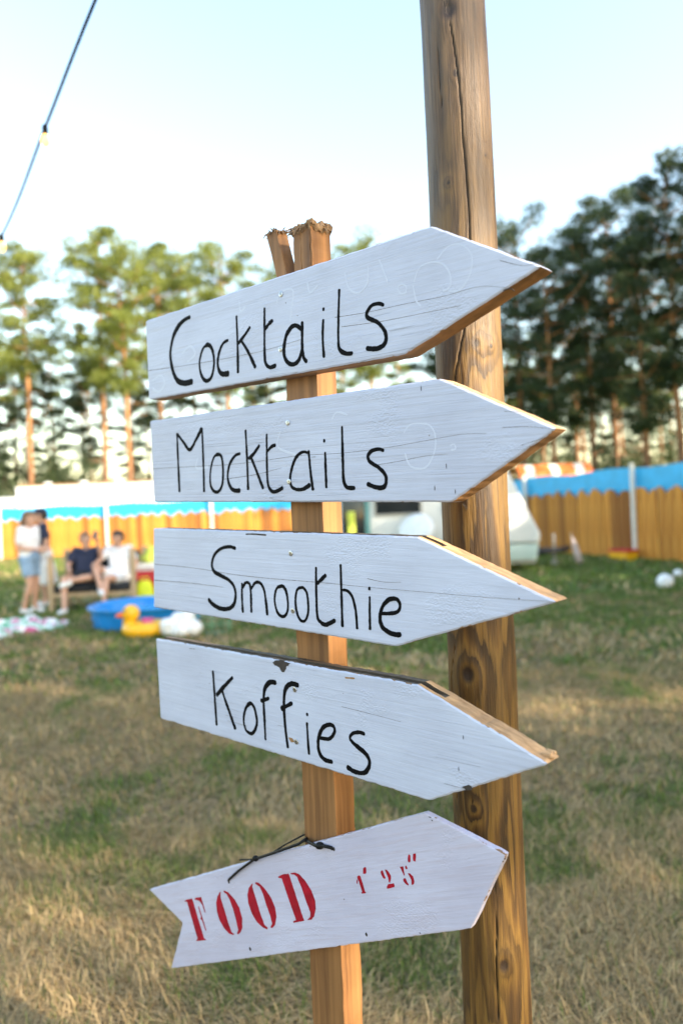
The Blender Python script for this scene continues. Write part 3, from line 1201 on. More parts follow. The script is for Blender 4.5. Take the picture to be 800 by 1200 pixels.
kn = []
for (px, py, s) in ((524, 13, .016), (548, 790, .013), (556, 403, .007), (575, 405, .004), (588, 1127, .010), (532, 88, .006), (556, 948, .005), (524, 213, .004), (568, 180, .0035), (552, 300, .004)):
    a, z = pole_angle(px, py)
    kn.append((a, z, s))
ck = []
for pl in ([(526, 30, .0012), (530, 60, .0016), (535, 90, .0018), (540, 150, .0019), (546, 220, .0022), (549, 280, .0022), (553, 330, .0018), (533, 440, .0015), (535, 520, .0006)],
           [(511, 40, .0006), (514, 90, .0009), (518, 140, .0006)],
           [(576, 990, .0007), (578, 1040, .0012), (580, 1090, .0014), (579, 1130, .0012), (582, 1190, .0008)],
           [(535, 760, .0005), (533, 800, .0012), (536, 850, .001)]):
    c_ = []
    for (px, py, w) in pl:
        a, z = pole_angle(px, py)
        c_.append((z, a, w))
    ck.append(c_)
log_pole('log_pole', p_base, p_top, 0.0605, 0.055, kn, ck, 'thick round brown log pole standing behind the arrow signs')

# ------------------------------------------------------------------ sign post
E = Vector((0.716, -0.698, 0)).normalized()
Nn = Vector((-0.698, -0.716, 0)).normalized()      # towards the camera
corner = at(382.0, 695, 1.075)                     # front right arris of the post


def post_w(px, py):
    p = on_plane(px, py, corner, Nn)
    return (p - corner).dot(E)


pw = -post_w(345.0, 695)
# side face depth from its right silhouette
q_ = on_plane(404.2, 695, corner, E)
pd = abs((q_ - corner).dot(Nn))
print('POST', pw, pd)
up3 = Vector((0, 0, 1))
BW = Matrix((E, -Nn, up3)).transposed().to_4x4()    # local x along board, y away from camera, z up
c0 = Vector((corner.x, corner.y, 0))
# the post leans a touch: keep vertical
post = empty('sign_post', c0, 'square larch post with splintered hammered top carrying the arrow signs', 'post')
post.matrix_world = Matrix.Translation(c0) @ BW
ztop = on_plane(364, 338, corner, Nn).z
bm = bmesh.new()
nzp = 90
ringv = []
for i in range(nzp + 1):
    z = -0.12 + (ztop + 0.12) * i / nzp
    rv = []
    for (x, y) in ((-pw, 0), (0, 0), (0, pd), (-pw, pd)):
        j = 0.0006
        rv.append(bm.verts.new((x + rng.uniform(-j, j), y + rng.uniform(0, j), z)))
    ringv.append(rv)
for i in range(nzp):
    for k in range(4):
        bm.faces.new((ringv[i][k], ringv[i][(k + 1) % 4], ringv[i + 1][(k + 1) % 4], ringv[i + 1][k]))
bm.faces.new(ringv[0][::-1])
bm.faces.new(ringv[-1])
vert_e = [e for e in bm.edges if abs(e.verts[0].co.z - e.verts[1].co.z) > 0.004]
bmesh.ops.bevel(bm, geom=vert_e, offset=0.0022, segments=2, affect='EDGES', profile=.5)
me = bpy.data.meshes.new('post_timber')
bm.to_mesh(me)
bm.free()
me.materials.append(M['post'])
obj('timber', me, post)


def staves(spec, name, mat, pw_=2):
    """vertical split staves of the broken post head; spec (x0,x1,y0,y1,z0,z1,leanx,leany)"""
    for (x0, x1, y0, y1, z0, z1, lx, ly) in spec:
        mb = MB()
        n = 9
        rows = []
        for i in range(n + 1):
            u = i / n
            z = z0 + (z1 - z0) * u
            dx, dy = lx * u ** pw_, ly * u ** pw_
            j = 0.0007
            rows.append([(x0 + dx + rng.uniform(-j, j), y0 + dy, z), (x1 + dx + rng.uniform(-j, j), y0 + dy + rng.uniform(-j, j), z),
                         (x1 + dx, y1 + dy, z), (x0 + dx, y1 + dy, z)])
        b = [v for r_ in rows for v in r_]
        fs = [(i * 4 + k, i * 4 + (k + 1) % 4, i * 4 + 4 + (k + 1) % 4, i * 4 + 4 + k) for i in range(n) for k in range(4)]
        fs += [(3, 2, 1, 0), (n * 4, n * 4 + 1, n * 4 + 2, n * 4 + 3)]
        mb.add(b, fs)
        mb.build(name, mat, post)


zc = lambda px, py: on_plane(px, py, corner, Nn).z
xc = lambda px, py: (on_plane(px, py, corner, Nn) - corner).dot(E)
zt0 = ztop - 0.003
zh = zc(350, 274)
xm = xc(343, 300)
staves([(xm - .004, xm + .002, 0.006, pd, zt0, zh - .002, 0, 0), (xm + .003, xm + (0 - xm) * .42, 0.0005, pd * .98, zt0, zh + .004, 0, 0),
        (xm + (0 - xm) * .46, -.004, 0.0, pd, zt0, zh + .006, 0, .0), (-.0035, -0.0003, 0.0005, pd, zt0, zh + .006, .0, .0)], 'split_stave', M['post'])
# the long splinter leaning out
sx0 = -pw + .0005
sx1 = xm - .0055
zl1 = zc(322, 271)
slx = xc(312.5, 273) - sx0
staves([(sx0, sx1, 0.0005, pd * .58, zt0, zl1, slx, -0.001)], 'leaning_splinter', M['post'], 1)


# hammered mushroom of torn fibres
def fibre_cap(cx, cy, wx, wy, z, th, seed, parent, overhang):
    q = random.Random(seed)
    mb = MB()
    n = 44
    rings = []
    prof = [(0.92, -th * .9), (1.0 + overhang * .6, -th * .45), (1.0 + overhang, 0.0), (0.92 + overhang * .5, th * .55), (.6, th * .75), (.25, th * .6), (0.02, th * .65)]
    jj = [q.uniform(-1, 1) for _ in range(n)]
    for (s, dz) in prof:
        r_ = []
        for k in range(n):
            a = 2 * math.pi * k / n
            c_, s_ = math.cos(a), math.sin(a)
            sq = 1 / max(abs(c_), abs(s_))          # square footprint
            f = s * (sq ** .85)
            o = 1 + 0.07 * jj[k] * (1 if s > .9 else .3)
            r_.append(Vector((cx + c_ * wx / 2 * f * o, cy + s_ * wy / 2 * f * o, z + dz + q.uniform(-1, 1) * th * .34 + jj[k] * th * .34 * (s > .9))))
        rings.append(r_)
    vs = [v for r_ in rings for v in r_]
    fs = [(i * n + k, i * n + (k + 1) % n, (i + 1) * n + (k + 1) % n, (i + 1) * n + k) for i in range(len(prof) - 1) for k in range(n)]
    mb.add(vs, fs)
    # torn fibres hanging over the rim
    for k in range(34):
        a = q.uniform(0, 2 * math.pi)
        c_, s_ = math.cos(a), math.sin(a)
        sq = (1 / max(abs(c_), abs(s_))) ** .85
        p = Vector((cx + c_ * wx / 2 * sq * 1.05, cy + s_ * wy / 2 * sq * 1.05, z + q.uniform(-.2, .6) * th))
        d = Vector((c_, s_, q.uniform(-1.2, .9)))
        ln = q.uniform(.003, .010)
        mb.tube([p, p + d * ln * .5, p + d * ln + Vector((0, 0, -ln * .5 * q.random()))], [.0016, .0012, .0003], 4)
    mb.build('torn_fibres', M['postend'], parent)


fibre_cap((xm - .004) / 2 + .001, pd / 2, (abs(xm) + .004) * 1.04, pd * 1.06, zh + .008, .0095, 5, post, .14)
fibre_cap((sx0 + sx1) / 2 + slx, pd * .29, abs(sx1 - sx0) * 1.02, pd * .58, zl1 + .001, .0028, 6, post, .06)

# ------------------------------------------------------------------ arrow signs
def resample(poly, step, jit, seed, knock=0.0012):
    q = random.Random(seed)
    out = []
    eid = []
    n = len(poly)
    for i in range(n):
        a = Vector(poly[i])
        b = Vector(poly[(i + 1) % n])
        L_ = (b - a).length
        k = max(1, int(L_ / step))
        nrm = Vector((-(b - a).y, (b - a).x)).normalized()
        for j in range(k):
            p = a.lerp(b, j / k)
            if j:
                p = p + nrm * (q.uniform(-jit, jit) + jit * 1.6 * mn.noise((p.x * 30, p.y * 30, seed)))
            else:
                # knock the sharp corner back a little
                p = p + ((Vector(poly[i - 1]) - a).normalized() + (b - a).normalized()) * knock
            out.append(p)
            eid.append(i)
    return out, eid


def plane_board(name, px_poly, thick, gap, mats, paint_edges, label, seed, groove=None, jit=0.00035, bev=0.0022):
    """outline given as photo pixels on the front face of the board that is screwed to the post"""
    p0 = corner + Nn * (thick + gap)
    P3 = [on_plane(x, y, p0, Nn) for x, y in px_poly]
    # local frame: x along the board (mean of the two long edges)
    ax = (P3[1] - P3[0]).normalized() + (P3[3] - P3[-1]).normalized()
    ax = ax.normalized()
    az = ax.cross(-Nn).normalized()
    if az.z < 0:
        az = -az
    o3 = P3[-1]
    F3 = Matrix((ax, -Nn, az)).transposed().to_4x4()
    F3.translation = o3
    inv = F3.inverted()
    loc = lambda p: Vector(((inv @ p).x, (inv @ p).z))
    poly = [loc(p) for p in P3]
    area = sum(poly[i].x * poly[(i + 1) % len(poly)].y - poly[(i + 1) % len(poly)].x * poly[i].y for i in range(len(poly)))
    if area < 0:
        # keep the corner order but work counter-clockwise
        idx = list(range(len(poly)))[::-1]
        cw = [poly[k] for k in idx]
        emap = [(idx[k] - 1) % len(poly) for k in range(len(poly))]
    else:
        cw = poly
        emap = list(range(len(poly)))

    def inset(d):
        out = []
        n_ = len(cw)
        for k in range(n_):
            a, b, c_ = cw[k - 1], cw[k], cw[(k + 1) % n_]
            u = (b - a).normalized()
            v = (c_ - b).normalized()
            nu = Vector((-u.y, u.x))
            nv = Vector((-v.y, v.x))
            bis = nu + nv
            out.append(b + bis * (d / max(0.12, 1 + nu.dot(nv))))
        return out
    rings = []
    counts = None
    for d in (bev * 2.6, bev, 0.0):
        pl = inset(d)
        if counts is None:
            counts = [max(1, int((cw[(k + 1) % len(cw)] - cw[k]).length / 0.007)) for k in range(len(cw))]
        q_r = random.Random(seed)
        ring = []
        eid = []
        for k in range(len(pl)):
            a, b = pl[k], pl[(k + 1) % len(pl)]
            nrm = Vector((-(b - a).y, (b - a).x)).normalized()
            for jn in range(counts[k]):
                p = a.lerp(b, jn / counts[k])
                rnd = q_r.uniform(-jit, jit)
                if jn:
                    o_ = cw[k].lerp(cw[(k + 1) % len(pl)], jn / counts[k])
                    p = p + nrm * (rnd + jit * 1.6 * mn.noise((o_.x * 30, o_.y * 30, seed)))
                elif d == 0.0:
                    p = p + (cw[k - 1] - p).normalized() * .0010 + (b - a).normalized() * .0010
                ring.append(p)
                eid.append(emap[k])
        rings.append(ring)
    n = len(rings[0])
    V = [(p.x, 0, p.y) for p in rings[0]] + [(p.x, 0.00012, p.y) for p in rings[1]] + [(p.x, bev * .8, p.y) for p in rings[2]] + [(p.x, thick, p.y) for p in rings[2]]
    F = []
    fm = []
    cutset = paint_edges.get('cut', ())
    for k in range(3):
        for i in range(n):
            j = (i + 1) % n
            F.append((k * n + i, k * n + j, (k + 1) * n + j, (k + 1) * n + i)[::-1])
            fm.append(0 if (k < 2 or eid[i] in paint_edges) else (2 if eid[i] in cutset else (3 if eid[i] in paint_edges.get('dark', ()) else 1)))
    tri = tessellate_polygon([[Vector((p.x, p.y, 0)) for p in rings[0]]])
    for t3 in tri:
        F.append(tuple(t3))
        fm.append(0)
    tri = tessellate_polygon([[Vector((p.x, p.y, 0)) for p in rings[2]]])
    for t3 in tri:
        F.append(tuple(3 * n + x for x in t3)[::-1])
        fm.append(1)
    me = mesh(name, V, F, mats, False, fm)
    at_ = me.attributes.new('edge', 'FLOAT', 'POINT')
    at_.data.foreach_set('value', [0.0] * n + [0.75] * n + [1.0] * n + [0.85] * n)
    bm = bmesh.new()
    bm.from_mesh(me)
    bmesh.ops.recalc_face_normals(bm, faces=bm.faces[:])
    bm.to_mesh(me)
    bm.free()
    if groove:
        depth, y0, y1 = groove
        a, b = poly[0], poly[1]
        d = (b - a).normalized()
        nr = Vector((-d.y, d.x))
        if nr.dot(poly[-1] - a) > 0:
            nr = -nr
        A = a - d * .03 - nr * depth
        B = b + d * .12 - nr * depth
        up_ = nr * .06
        cv = []
        for y in (y0, y1):
            cv += [(A.x, y, A.y), (B.x, y, B.y), (B.x + up_.x, y, B.y + up_.y), (A.x + up_.x, y, A.y + up_.y)]
        cme = mesh('groove_cutter', cv, [(0, 1, 2, 3), (7, 6, 5, 4), (0, 4, 5, 1), (1, 5, 6, 2), (2, 6, 7, 3), (3, 7, 4, 0)], M['groove'])
        bm = bmesh.new()
        bm.from_mesh(cme)
        bmesh.ops.recalc_face_normals(bm, faces=bm.faces[:])
        bm.to_mesh(cme)
        bm.free()
        co = bpy.data.objects.new('tmpc', cme)
        bo = bpy.data.objects.new('tmpb', me)
        C.objects.link(co)
        C.objects.link(bo)
        bo_m = bo.modifiers.new('b', 'BOOLEAN')
        bo_m.operation = 'DIFFERENCE'
        bo_m.solver = 'EXACT'
        bo_m.object = co
        try:
            bo_m.material_mode = 'TRANSFER'
        except Exception:
            pass
        dg = bpy.context.evaluated_depsgraph_get()
        me2 = bpy.data.meshes.new_from_object(bo.evaluated_get(dg))
        bpy.data.objects.remove(co)
        bpy.data.objects.remove(bo)
        me2.name = name
        me = me2
    t = empty(name, o3, label, 'sign', None)
    t.matrix_world = F3
    obj('board', me, t)
    return dict(t=t, inv=inv, p0=p0, thick=thick)


def to_local(B, px, py):
    p = B['inv'] @ on_plane(px, py, B['p0'], Nn)
    return Vector((p.x, p.z))


def smooth_pts(pts, closed=False, step=0.0022):
    n = len(pts)
    out = []
    g = lambda i: pts[i % n] if closed else pts[max(0, min(n - 1, i))]
    for i in range(n if closed else n - 1):
        p0, p1, p2, p3 = g(i - 1), g(i), g(i + 1), g(i + 2)
        k = max(2, int((p2 - p1).length / step))
        for j in range(k):
            t_ = j / k
            out.append(0.5 * ((2 * p1) + (p2 - p0) * t_ + (2 * p0 - 5 * p1 + 4 * p2 - p3) * t_ * t_ + (3 * p1 - p0 - 3 * p2 + p3) * t_ ** 3))
    if not closed:
        out.append(pts[-1])
    return out


UID = [0]


def ribbon(mb, pts, w, lift, seed, ends=(0.85, 1.1), rag=0.10):
    """a brush stroke: flat raised strip with rounded ends and uneven sides"""
    UID[0] += 1
    lift = lift + 0.00003 * (UID[0] % 5)
    n = len(pts)
    Lr = []
    for i, p in enumerate(pts):
        t_ = (pts[min(i + 1, n - 1)] - pts[max(i - 1, 0)])
        if t_.length < 1e-9:
            t_ = Vector((1, 0))
        t_.normalize()
        nr = Vector((-t_.y, t_.x))
        u = i / max(1, n - 1)
        ww = 0.90 * w * (ends[0] + (ends[1] - ends[0]) * u) * (1 + 0.30 * mn.noise((u * 5 + seed, seed * 1.7, 0)))
        # strokes pulled sideways come out broader than those pulled down
        ww *= 1 + 0.22 * abs(t_.x)
        d = min(i, n - 1 - i) * 0.0022
        if d < ww * .5:
            ww *= math.sqrt(max(0.12, 1 - (1 - d / (ww * .5)) ** 2))
        a = ww / 2 * (1 + rag * mn.noise((p.x * 420, p.y * 420, seed)))
        b = ww / 2 * (1 + rag * mn.noise((p.x * 420, p.y * 420, seed + 9)))
        Lr.append((p + nr * a, p - nr * b))
    vs = []
    for k, (a, b) in enumerate(Lr):
        h = -lift - 0.00012 * (k / n)
        vs += [(a.x, 0.0002, a.y), (a.x, h, a.y), (b.x, h, b.y), (b.x, 0.0002, b.y)]
    fs = []
    for i in range(n - 1):
        for k in range(3):
            fs.append((i * 4 + k, i * 4 + k + 1, i * 4 + 5 + k, i * 4 + 4 + k))
    fs += [(0, 3, 2, 1), ((n - 1) * 4, (n - 1) * 4 + 1, (n - 1) * 4 + 2, (n - 1) * 4 + 3)]
    mb.add(vs, fs)


def letter(B, org, sc, strokes, w=4.0, name='letter', mat='black_paint', lift=0.00035, dots=(), ends=(.85, 1.1), rag=.22):
    mb = MB()
    for s_ in strokes:
        pts = [to_local(B, org[0] + x / sc, org[1] + y / sc) for x, y in s_]
        closed = (pts[0] - pts[-1]).length < 1e-6
        if closed:
            pts = pts[:-1]
            sp = smooth_pts(pts, True)
            sp += sp[:5]
        else:
            sp = smooth_pts(pts)
        mid = s_[len(s_) // 2]
        c = to_local(B, org[0] + mid[0] / sc, org[1] + mid[1] / sc)
        c2 = to_local(B, org[0] + mid[0] / sc + 1, org[1] + mid[1] / sc)
        c3 = to_local(B, org[0] + mid[0] / sc, org[1] + mid[1] / sc + 1)
        pxs = 0.5 * ((c2 - c).length + (c3 - c).length)
        ribbon(mb, sp, w * pxs, lift, rng.uniform(0, 50), ends, rag)
    for (x, y) in dots:
        c = to_local(B, org[0] + x / sc, org[1] + y / sc)
        c3 = to_local(B, org[0] + x / sc, org[1] + y / sc + 1)
        rr = (c3 - c).length * w * .62
        k = 14
        ring = []
        for i in range(k):
            a = 2 * math.pi * i / k
            f = rr * (1 + .16 * rng.uniform(-1, 1))
            ring.append((c.x + math.cos(a) * f * .85, c.y + math.sin(a) * f * 1.1))
        mb.add([(x_, .0002, z_) for x_, z_ in ring] + [(x_, -lift - .0002, z_) for x_, z_ in ring],
               [tuple(range(k, 2 * k))] + [(i, (i + 1) % k, k + (i + 1) % k, k + i) for i in range(k)])
    me = mb.mesh(name, M[mat])
    bm = bmesh.new()
    bm.from_mesh(me)
    bmesh.ops.recalc_face_normals(bm, faces=bm.faces[:])
    bm.to_mesh(me)
    bm.free()
    return obj(name, me, B['t'])


def screw(B, px, py, r=0.0044, rot=None):
    c = to_local(B, px, py)
    mb = MB()
    n = 20
    prof = [(r * .55, .0012), (r * .96, -.0004), (r, -.0008), (r * .92, -.0012), (r * .5, -.0016), (r * .44, -.0015)]
    rings = []
    for (rr, h) in prof:
        rings += [(math.cos(2 * math.pi * k / n) * rr, h, math.sin(2 * math.pi * k / n) * rr) for k in range(n)]
    fs = [(i * n + k, i * n + (k + 1) % n, (i + 1) * n + (k + 1) % n, (i + 1) * n + k) for i in range(len(prof) - 1) for k in range(n)]
    mb.add(rings, fs, 0)
    # recess floor and a raised ring of the cross
    mb.add([(math.cos(2 * math.pi * k / n) * r * .60, -.00165, math.sin(2 * math.pi * k / n) * r * .60) for k in range(n)], [tuple(range(n))], 1)
    for a in (0.785, 2.356, 3.927, 5.498):
        p = Vector((math.cos(a) * r * .36, 0, math.sin(a) * r * .36))
        s_ = r * .17
        mb.add([(p.x - s_, -.0019, p.z - s_), (p.x + s_, -.0019, p.z - s_), (p.x + s_, -.0019, p.z + s_), (p.x - s_, -.0019, p.z + s_)], [(0, 1, 2, 3)], 0)
    me = mb.mesh('screw', [M['steel'], M['dark']], False)
    o = obj('screw', me, B['t'])
    o.location = (c.x, -0.0002, c.y)
    o.rotation_euler = (0, rng.uniform(0, 1.5) if rot is None else rot, 0)
    return o


def patch(B, org, sc, poly, mat, name, lift=0.00025, rag=0.0005, parent=None):
    """flat painted or bare patch with ragged outline"""
    pts = [to_local(B, org[0] + x / sc, org[1] + y / sc) for x, y in poly]
    ar = sum(pts[k].x * pts[(k + 1) % len(pts)].y - pts[(k + 1) % len(pts)].x * pts[k].y for k in range(len(pts)))
    if ar < 0:
        pts = pts[::-1]
    out, _ = resample([tuple(p) for p in pts], 0.003, rag, int(poly[0][0]), 0.0)
    n = len(out)
    UID[0] += 1
    lift += .00003 * (UID[0] % 4)
    mb = MB()
    mb.add([(p.x, .0002, p.y) for p in out] + [(p.x, -lift, p.y) for p in out], [tuple(range(n, 2 * n))] + [(i, (i + 1) % n, n + (i + 1) % n, n + i) for i in range(n)])
    me = mb.mesh(name, M[mat])
    bm = bmesh.new()
    bm.from_mesh(me)
    bmesh.ops.recalc_face_normals(bm, faces=bm.faces[:])
    bmesh.ops.triangulate(bm, faces=[f for f in bm.faces if len(f.verts) > 4], ngon_method='EAR_CLIP')
    bm.to_mesh(me)
    bm.free()
    return me


def cracks(B, lines, w=0.9):
    for ln in lines:
        letter(B, (0, 0), 1, [ln], w, 'crack', 'hair_crack', 0.00008, ends=(.7, .25), rag=.9)


def ghosts(B, org, sc, strokes, *a):
    for g1 in strokes:
        letter(B, org, sc, [g1], *a)


sA, sB, sI, sJ = 3.2, 800 / 270, 800 / 240, 800 / 260
# --- Cocktails
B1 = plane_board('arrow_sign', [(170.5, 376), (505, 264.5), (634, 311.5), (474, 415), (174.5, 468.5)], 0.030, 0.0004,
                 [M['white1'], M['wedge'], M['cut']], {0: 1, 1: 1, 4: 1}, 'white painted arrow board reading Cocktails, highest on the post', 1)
A, Bo = (160, 240), (400, 240)
letter(B1, A, sA, [[(203, 420), (180, 432), (158, 455), (140, 490), (130, 535), (128, 570), (135, 615), (148, 650), (165, 666), (190, 668), (212, 662)]], 4.0)
letter(B1, A, sA, [[(268, 525), (250, 540), (238, 580), (238, 615), (248, 648), (264, 660), (280, 648), (290, 610), (290, 570), (282, 538), (268, 525)]], 3.0)
letter(B1, A, sA, [[(345, 507), (325, 520), (310, 555), (305, 595), (312, 625), (325, 635), (348, 632)]], 3.2, ends=(.7, 1.35))
letter(B1, A, sA, [[(375, 415), (379, 520), (381, 632)], [(427, 457), (405, 490), (380, 522)], [(392, 508), (418, 550), (447, 612)]], 3.1)
letter(B1, A, sA, [[(480, 385), (480, 480), (481, 570), (488, 600), (503, 610), (524, 601)], [(481, 470), (495, 448), (512, 432)]], 3.3)
letter(B1, A, sA, [[(620, 470), (602, 454), (582, 458), (562, 490), (553, 540), (557, 575), (570, 593), (590, 598), (610, 580), (621, 540)], [(621, 436), (621, 500), (622, 545), (628, 575), (640, 590)]], 3.8, ends=(1.1, .95))
letter(B1, A, sA, [[(700, 428), (698, 500), (703, 574)]], 3.3, dots=[(701, 391)])
letter(B1, A, sA, [[(760, 315), (757, 420), (757, 520), (765, 546), (785, 558), (811, 556)]], 3.6)
letter(B1, Bo, sB, [[(148, 350), (130, 343), (105, 350), (88, 375), (92, 392), (125, 408), (148, 435), (155, 465), (145, 488), (120, 500), (85, 498)]], 4.2)
for px, py in ((329.4, 344.7), (329, 409)):
    screw(B1, px, py)
for g in ([[(250, 270), (270, 220), (310, 200), (350, 205), (375, 240), (375, 285), (350, 300)], [(330, 190), (370, 145), (415, 138), (450, 175), (445, 240), (410, 295), (370, 300)], [(248, 280), (258, 330), (275, 352)]],
          [[(195, 290), (208, 275), (225, 285), (222, 305), (205, 308), (195, 290)]],
          [[(10, 235), (25, 290), (60, 305), (90, 270), (92, 215)], [(130, 190), (150, 240), (160, 270)]]):
    for g1 in g:
        letter(B1, Bo, sB, [g1], 1.7, 'old_lettering', 'ghost', .00008)
ghosts(B1, A, sA, [[(525, 370), (540, 330), (585, 320), (580, 400), (575, 440)], [(385, 360), (390, 400), (410, 380)], [(640, 290), (650, 330), (680, 300)], [(170, 560), (200, 530), (220, 560), (190, 590)], [(60, 660), (90, 640), (105, 670), (85, 700), (60, 690)]], 1.7, 'old_lettering', 'ghost', .00008)
cracks(B1, [[(173, 434.5), (225, 427), (300, 413), (352, 398)], [(392, 372), (430, 366), (470, 357), (520, 347), (560, 336), (592, 337)], [(400, 383), (450, 376), (500, 366), (540, 358)], [(585, 305), (610, 311), (628, 309)]], .8)
letter(B1, Bo, sB, [[(600, 300), (585, 290), (560, 298)]], 1.2, 'crack', 'crack', .0003)

# --- Mocktails
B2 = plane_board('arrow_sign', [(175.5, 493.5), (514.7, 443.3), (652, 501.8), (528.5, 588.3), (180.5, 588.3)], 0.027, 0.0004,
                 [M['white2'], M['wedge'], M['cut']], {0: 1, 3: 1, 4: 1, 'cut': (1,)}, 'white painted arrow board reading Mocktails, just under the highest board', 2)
Cc, D = (160, 430), (400, 430)
letter(B2, Cc, sA, [[(152, 248), (157, 360), (162, 470)], [(152, 250), (175, 280), (200, 310), (225, 270), (246, 228)], [(246, 228), (251, 350), (254, 470)]], 3.0)
letter(B2, Cc, sA, [[(308, 328), (290, 340), (278, 390), (278, 440), (290, 465), (308, 467), (322, 440), (325, 390), (320, 340), (308, 328)]], 2.6)
letter(B2, Cc, sA, [[(390, 325), (370, 333), (350, 365), (342, 410), (350, 445), (365, 462), (390, 463)]], 2.9, ends=(.8, 1.2))
letter(B2, Cc, sA, [[(409, 235), (415, 350), (419, 462)], [(462, 292), (440, 325), (420, 345)], [(428, 335), (450, 390), (476, 458)]], 3.2)
letter(B2, Cc, sA, [[(488, 250), (489, 350), (492, 430), (502, 460), (520, 468), (550, 452)], [(490, 318), (505, 300), (522, 292)]], 3.0)
letter(B2, Cc, sA, [[(644, 322), (620, 320), (595, 345), (578, 400), (578, 440), (595, 458), (625, 458), (652, 440)], [(645, 312), (652, 390), (662, 464)]], 3.4)
letter(B2, Cc, sA, [[(707, 318), (709, 380), (712, 455)]], 3.3, dots=[(704, 277)])
letter(B2, D, sB, [[(2, 205), (5, 330), (8, 395), (20, 418), (48, 420)]], 3.4, ends=(.8, 1.3))
letter(B2, D, sB, [[(148, 292), (130, 285), (105, 292), (92, 310), (100, 330), (130, 350), (152, 375), (155, 400), (145, 418), (120, 418), (88, 405)]], 4.2)
for px, py in ((337.5, 495.3), (339, 564.4)):
    screw(B2, px, py)
ghosts(B2, D, sB, [[(215, 230), (240, 200), (300, 200), (325, 240), (320, 300), (290, 350), (240, 345), (220, 300)], [(375, 275), (390, 268), (395, 285), (378, 288)]], 1.7, 'old_lettering', 'ghost', .00008)
ghosts(B2, Cc, sA, [[(730, 200), (750, 170), (790, 180)], [(230, 340), (225, 380), (270, 375)], [(540, 240), (530, 300), (600, 330)]], 1.7, 'old_lettering', 'ghost', .00008)
cracks(B2, [[(177, 549.5), (220, 547), (260, 545), (300, 541), (350, 534), (400, 531), (450, 525), (500, 516), (540, 509), (570, 508)],
            [(440, 545), (470, 540), (500, 534), (525, 532)], [(588, 501), (620, 500), (648, 503)], [(610, 522), (640, 512)], [(590, 482), (615, 483)], [(260, 562), (300, 556), (330, 548)], [(640, 493), (655, 500)]], .8)
for (px, py) in ((493, 455), (522.5, 546), (509, 572), (533, 576)):
    letter(B2, (0, 0), 1, [[(px, py - 3), (px + .3, py + 3)]], .9, 'nick', 'crack', .0002)

# --- Smoothie
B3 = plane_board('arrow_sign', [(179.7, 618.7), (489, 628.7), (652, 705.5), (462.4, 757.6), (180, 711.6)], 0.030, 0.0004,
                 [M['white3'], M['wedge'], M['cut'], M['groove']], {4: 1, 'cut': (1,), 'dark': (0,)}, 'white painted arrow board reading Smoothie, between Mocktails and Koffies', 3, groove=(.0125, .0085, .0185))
Ee, Ff = (165, 600), (400, 600)
letter(B3, Ee, sA, [[(357, 137), (330, 130), (300, 138), (277, 160), (267, 195), (275, 222), (300, 238), (330, 255), (350, 280), (356, 310), (350, 345), (330, 362), (300, 362), (270, 345), (253, 325)]], 3.4)
letter(B3, Ee, sA, [[(380, 265), (380, 320), (383, 378)], [(380, 287), (394, 265), (408, 270), (413, 300), (415, 378)], [(413, 290), (430, 265), (450, 268), (463, 295), (470, 340), (475, 388)]], 3.0)
letter(B3, Ee, sA, [[(525, 278), (508, 290), (502, 330), (510, 370), (525, 390), (542, 388), (552, 360), (548, 310), (538, 283), (525, 278)]], 2.9)
letter(B3, Ee, sA, [[(600, 283), (585, 295), (580, 340), (588, 385), (602, 408), (618, 405), (628, 370), (624, 310), (612, 287), (600, 283)]], 2.9)
letter(B3, Ee, sA, [[(657, 205), (658, 300), (662, 390), (675, 413), (695, 422), (730, 405)], [(660, 270), (680, 250), (695, 235)]], 3.6)
letter(B3, Ee, sA, [[(749, 195), (752, 300), (756, 432)], [(755, 292), (775, 296), (794, 322), (806, 375), (811, 440)]], 3.3)
letter(B3, Ff, sB, [[(98, 292), (98, 340), (99, 410)]], 3.3, dots=[(97, 266)])
letter(B3, Ff, sB, [[(133, 352), (170, 352), (197, 344), (203, 320), (190, 302), (165, 304), (143, 328), (134, 365), (140, 395), (160, 415), (185, 425), (208, 425)]], 4.2, ends=(.8, 1.2))
for px, py in ((341, 648.4), (343.4, 715.6)):
    screw(B3, px, py)
cracks(B3, [[(181, 661), (230, 666), (280, 674), (330, 679), (380, 683), (430, 688), (500, 694), (570, 700), (648, 705)], [(181, 680), (220, 683), (262, 688)], [(290, 625.5), (310, 626)], [(430, 678), (450, 682), (470, 682)]], .8)
letter(B3, (0, 0), 1, [[(288, 626), (298, 626), (312, 627)]], 1.3, 'nick', 'crack', .0002)

# --- Koffies
B4 = plane_board('arrow_sign', [(182.5, 748), (488.4, 802), (642, 895.5), (502.3, 938.4), (188, 842)], 0.030, 0.0004,
                 [M['white4'], M['wedge'], M['cut'], M['groove']], {4: 1, 'cut': (1,), 'dark': (0,)}, 'white painted arrow board reading Koffies with a chipped top edge', 4, groove=(.0135, .0080, .0190), jit=.0005)
G, H_ = (170, 730), (400, 740)
letter(B4, G, sA, [[(255, 178), (262, 280), (269, 385)], [(330, 203), (300, 235), (268, 272)], [(288, 250), (310, 315), (340, 400)]], 3.5)
letter(B4, G, sA, [[(392, 303), (378, 320), (370, 360), (378, 400), (398, 415), (412, 402), (420, 370), (412, 325), (402, 305), (392, 303)]], 3.0)
letter(B4, G, sA, [[(493, 225), (470, 222), (450, 245), (445, 290), (448, 360), (452, 440)], [(433, 292), (450, 288), (466, 281)]], 3.3, ends=(1.2, .85))
letter(B4, G, sA, [[(577, 235), (550, 228), (528, 245), (521, 290), (525, 380), (536, 470)], [(509, 323), (530, 312), (553, 299)]], 3.6, ends=(1.2, .85))
letter(B4, G, sA, [[(607, 372), (610, 430), (615, 494)]], 3.2, dots=[(608, 343)])
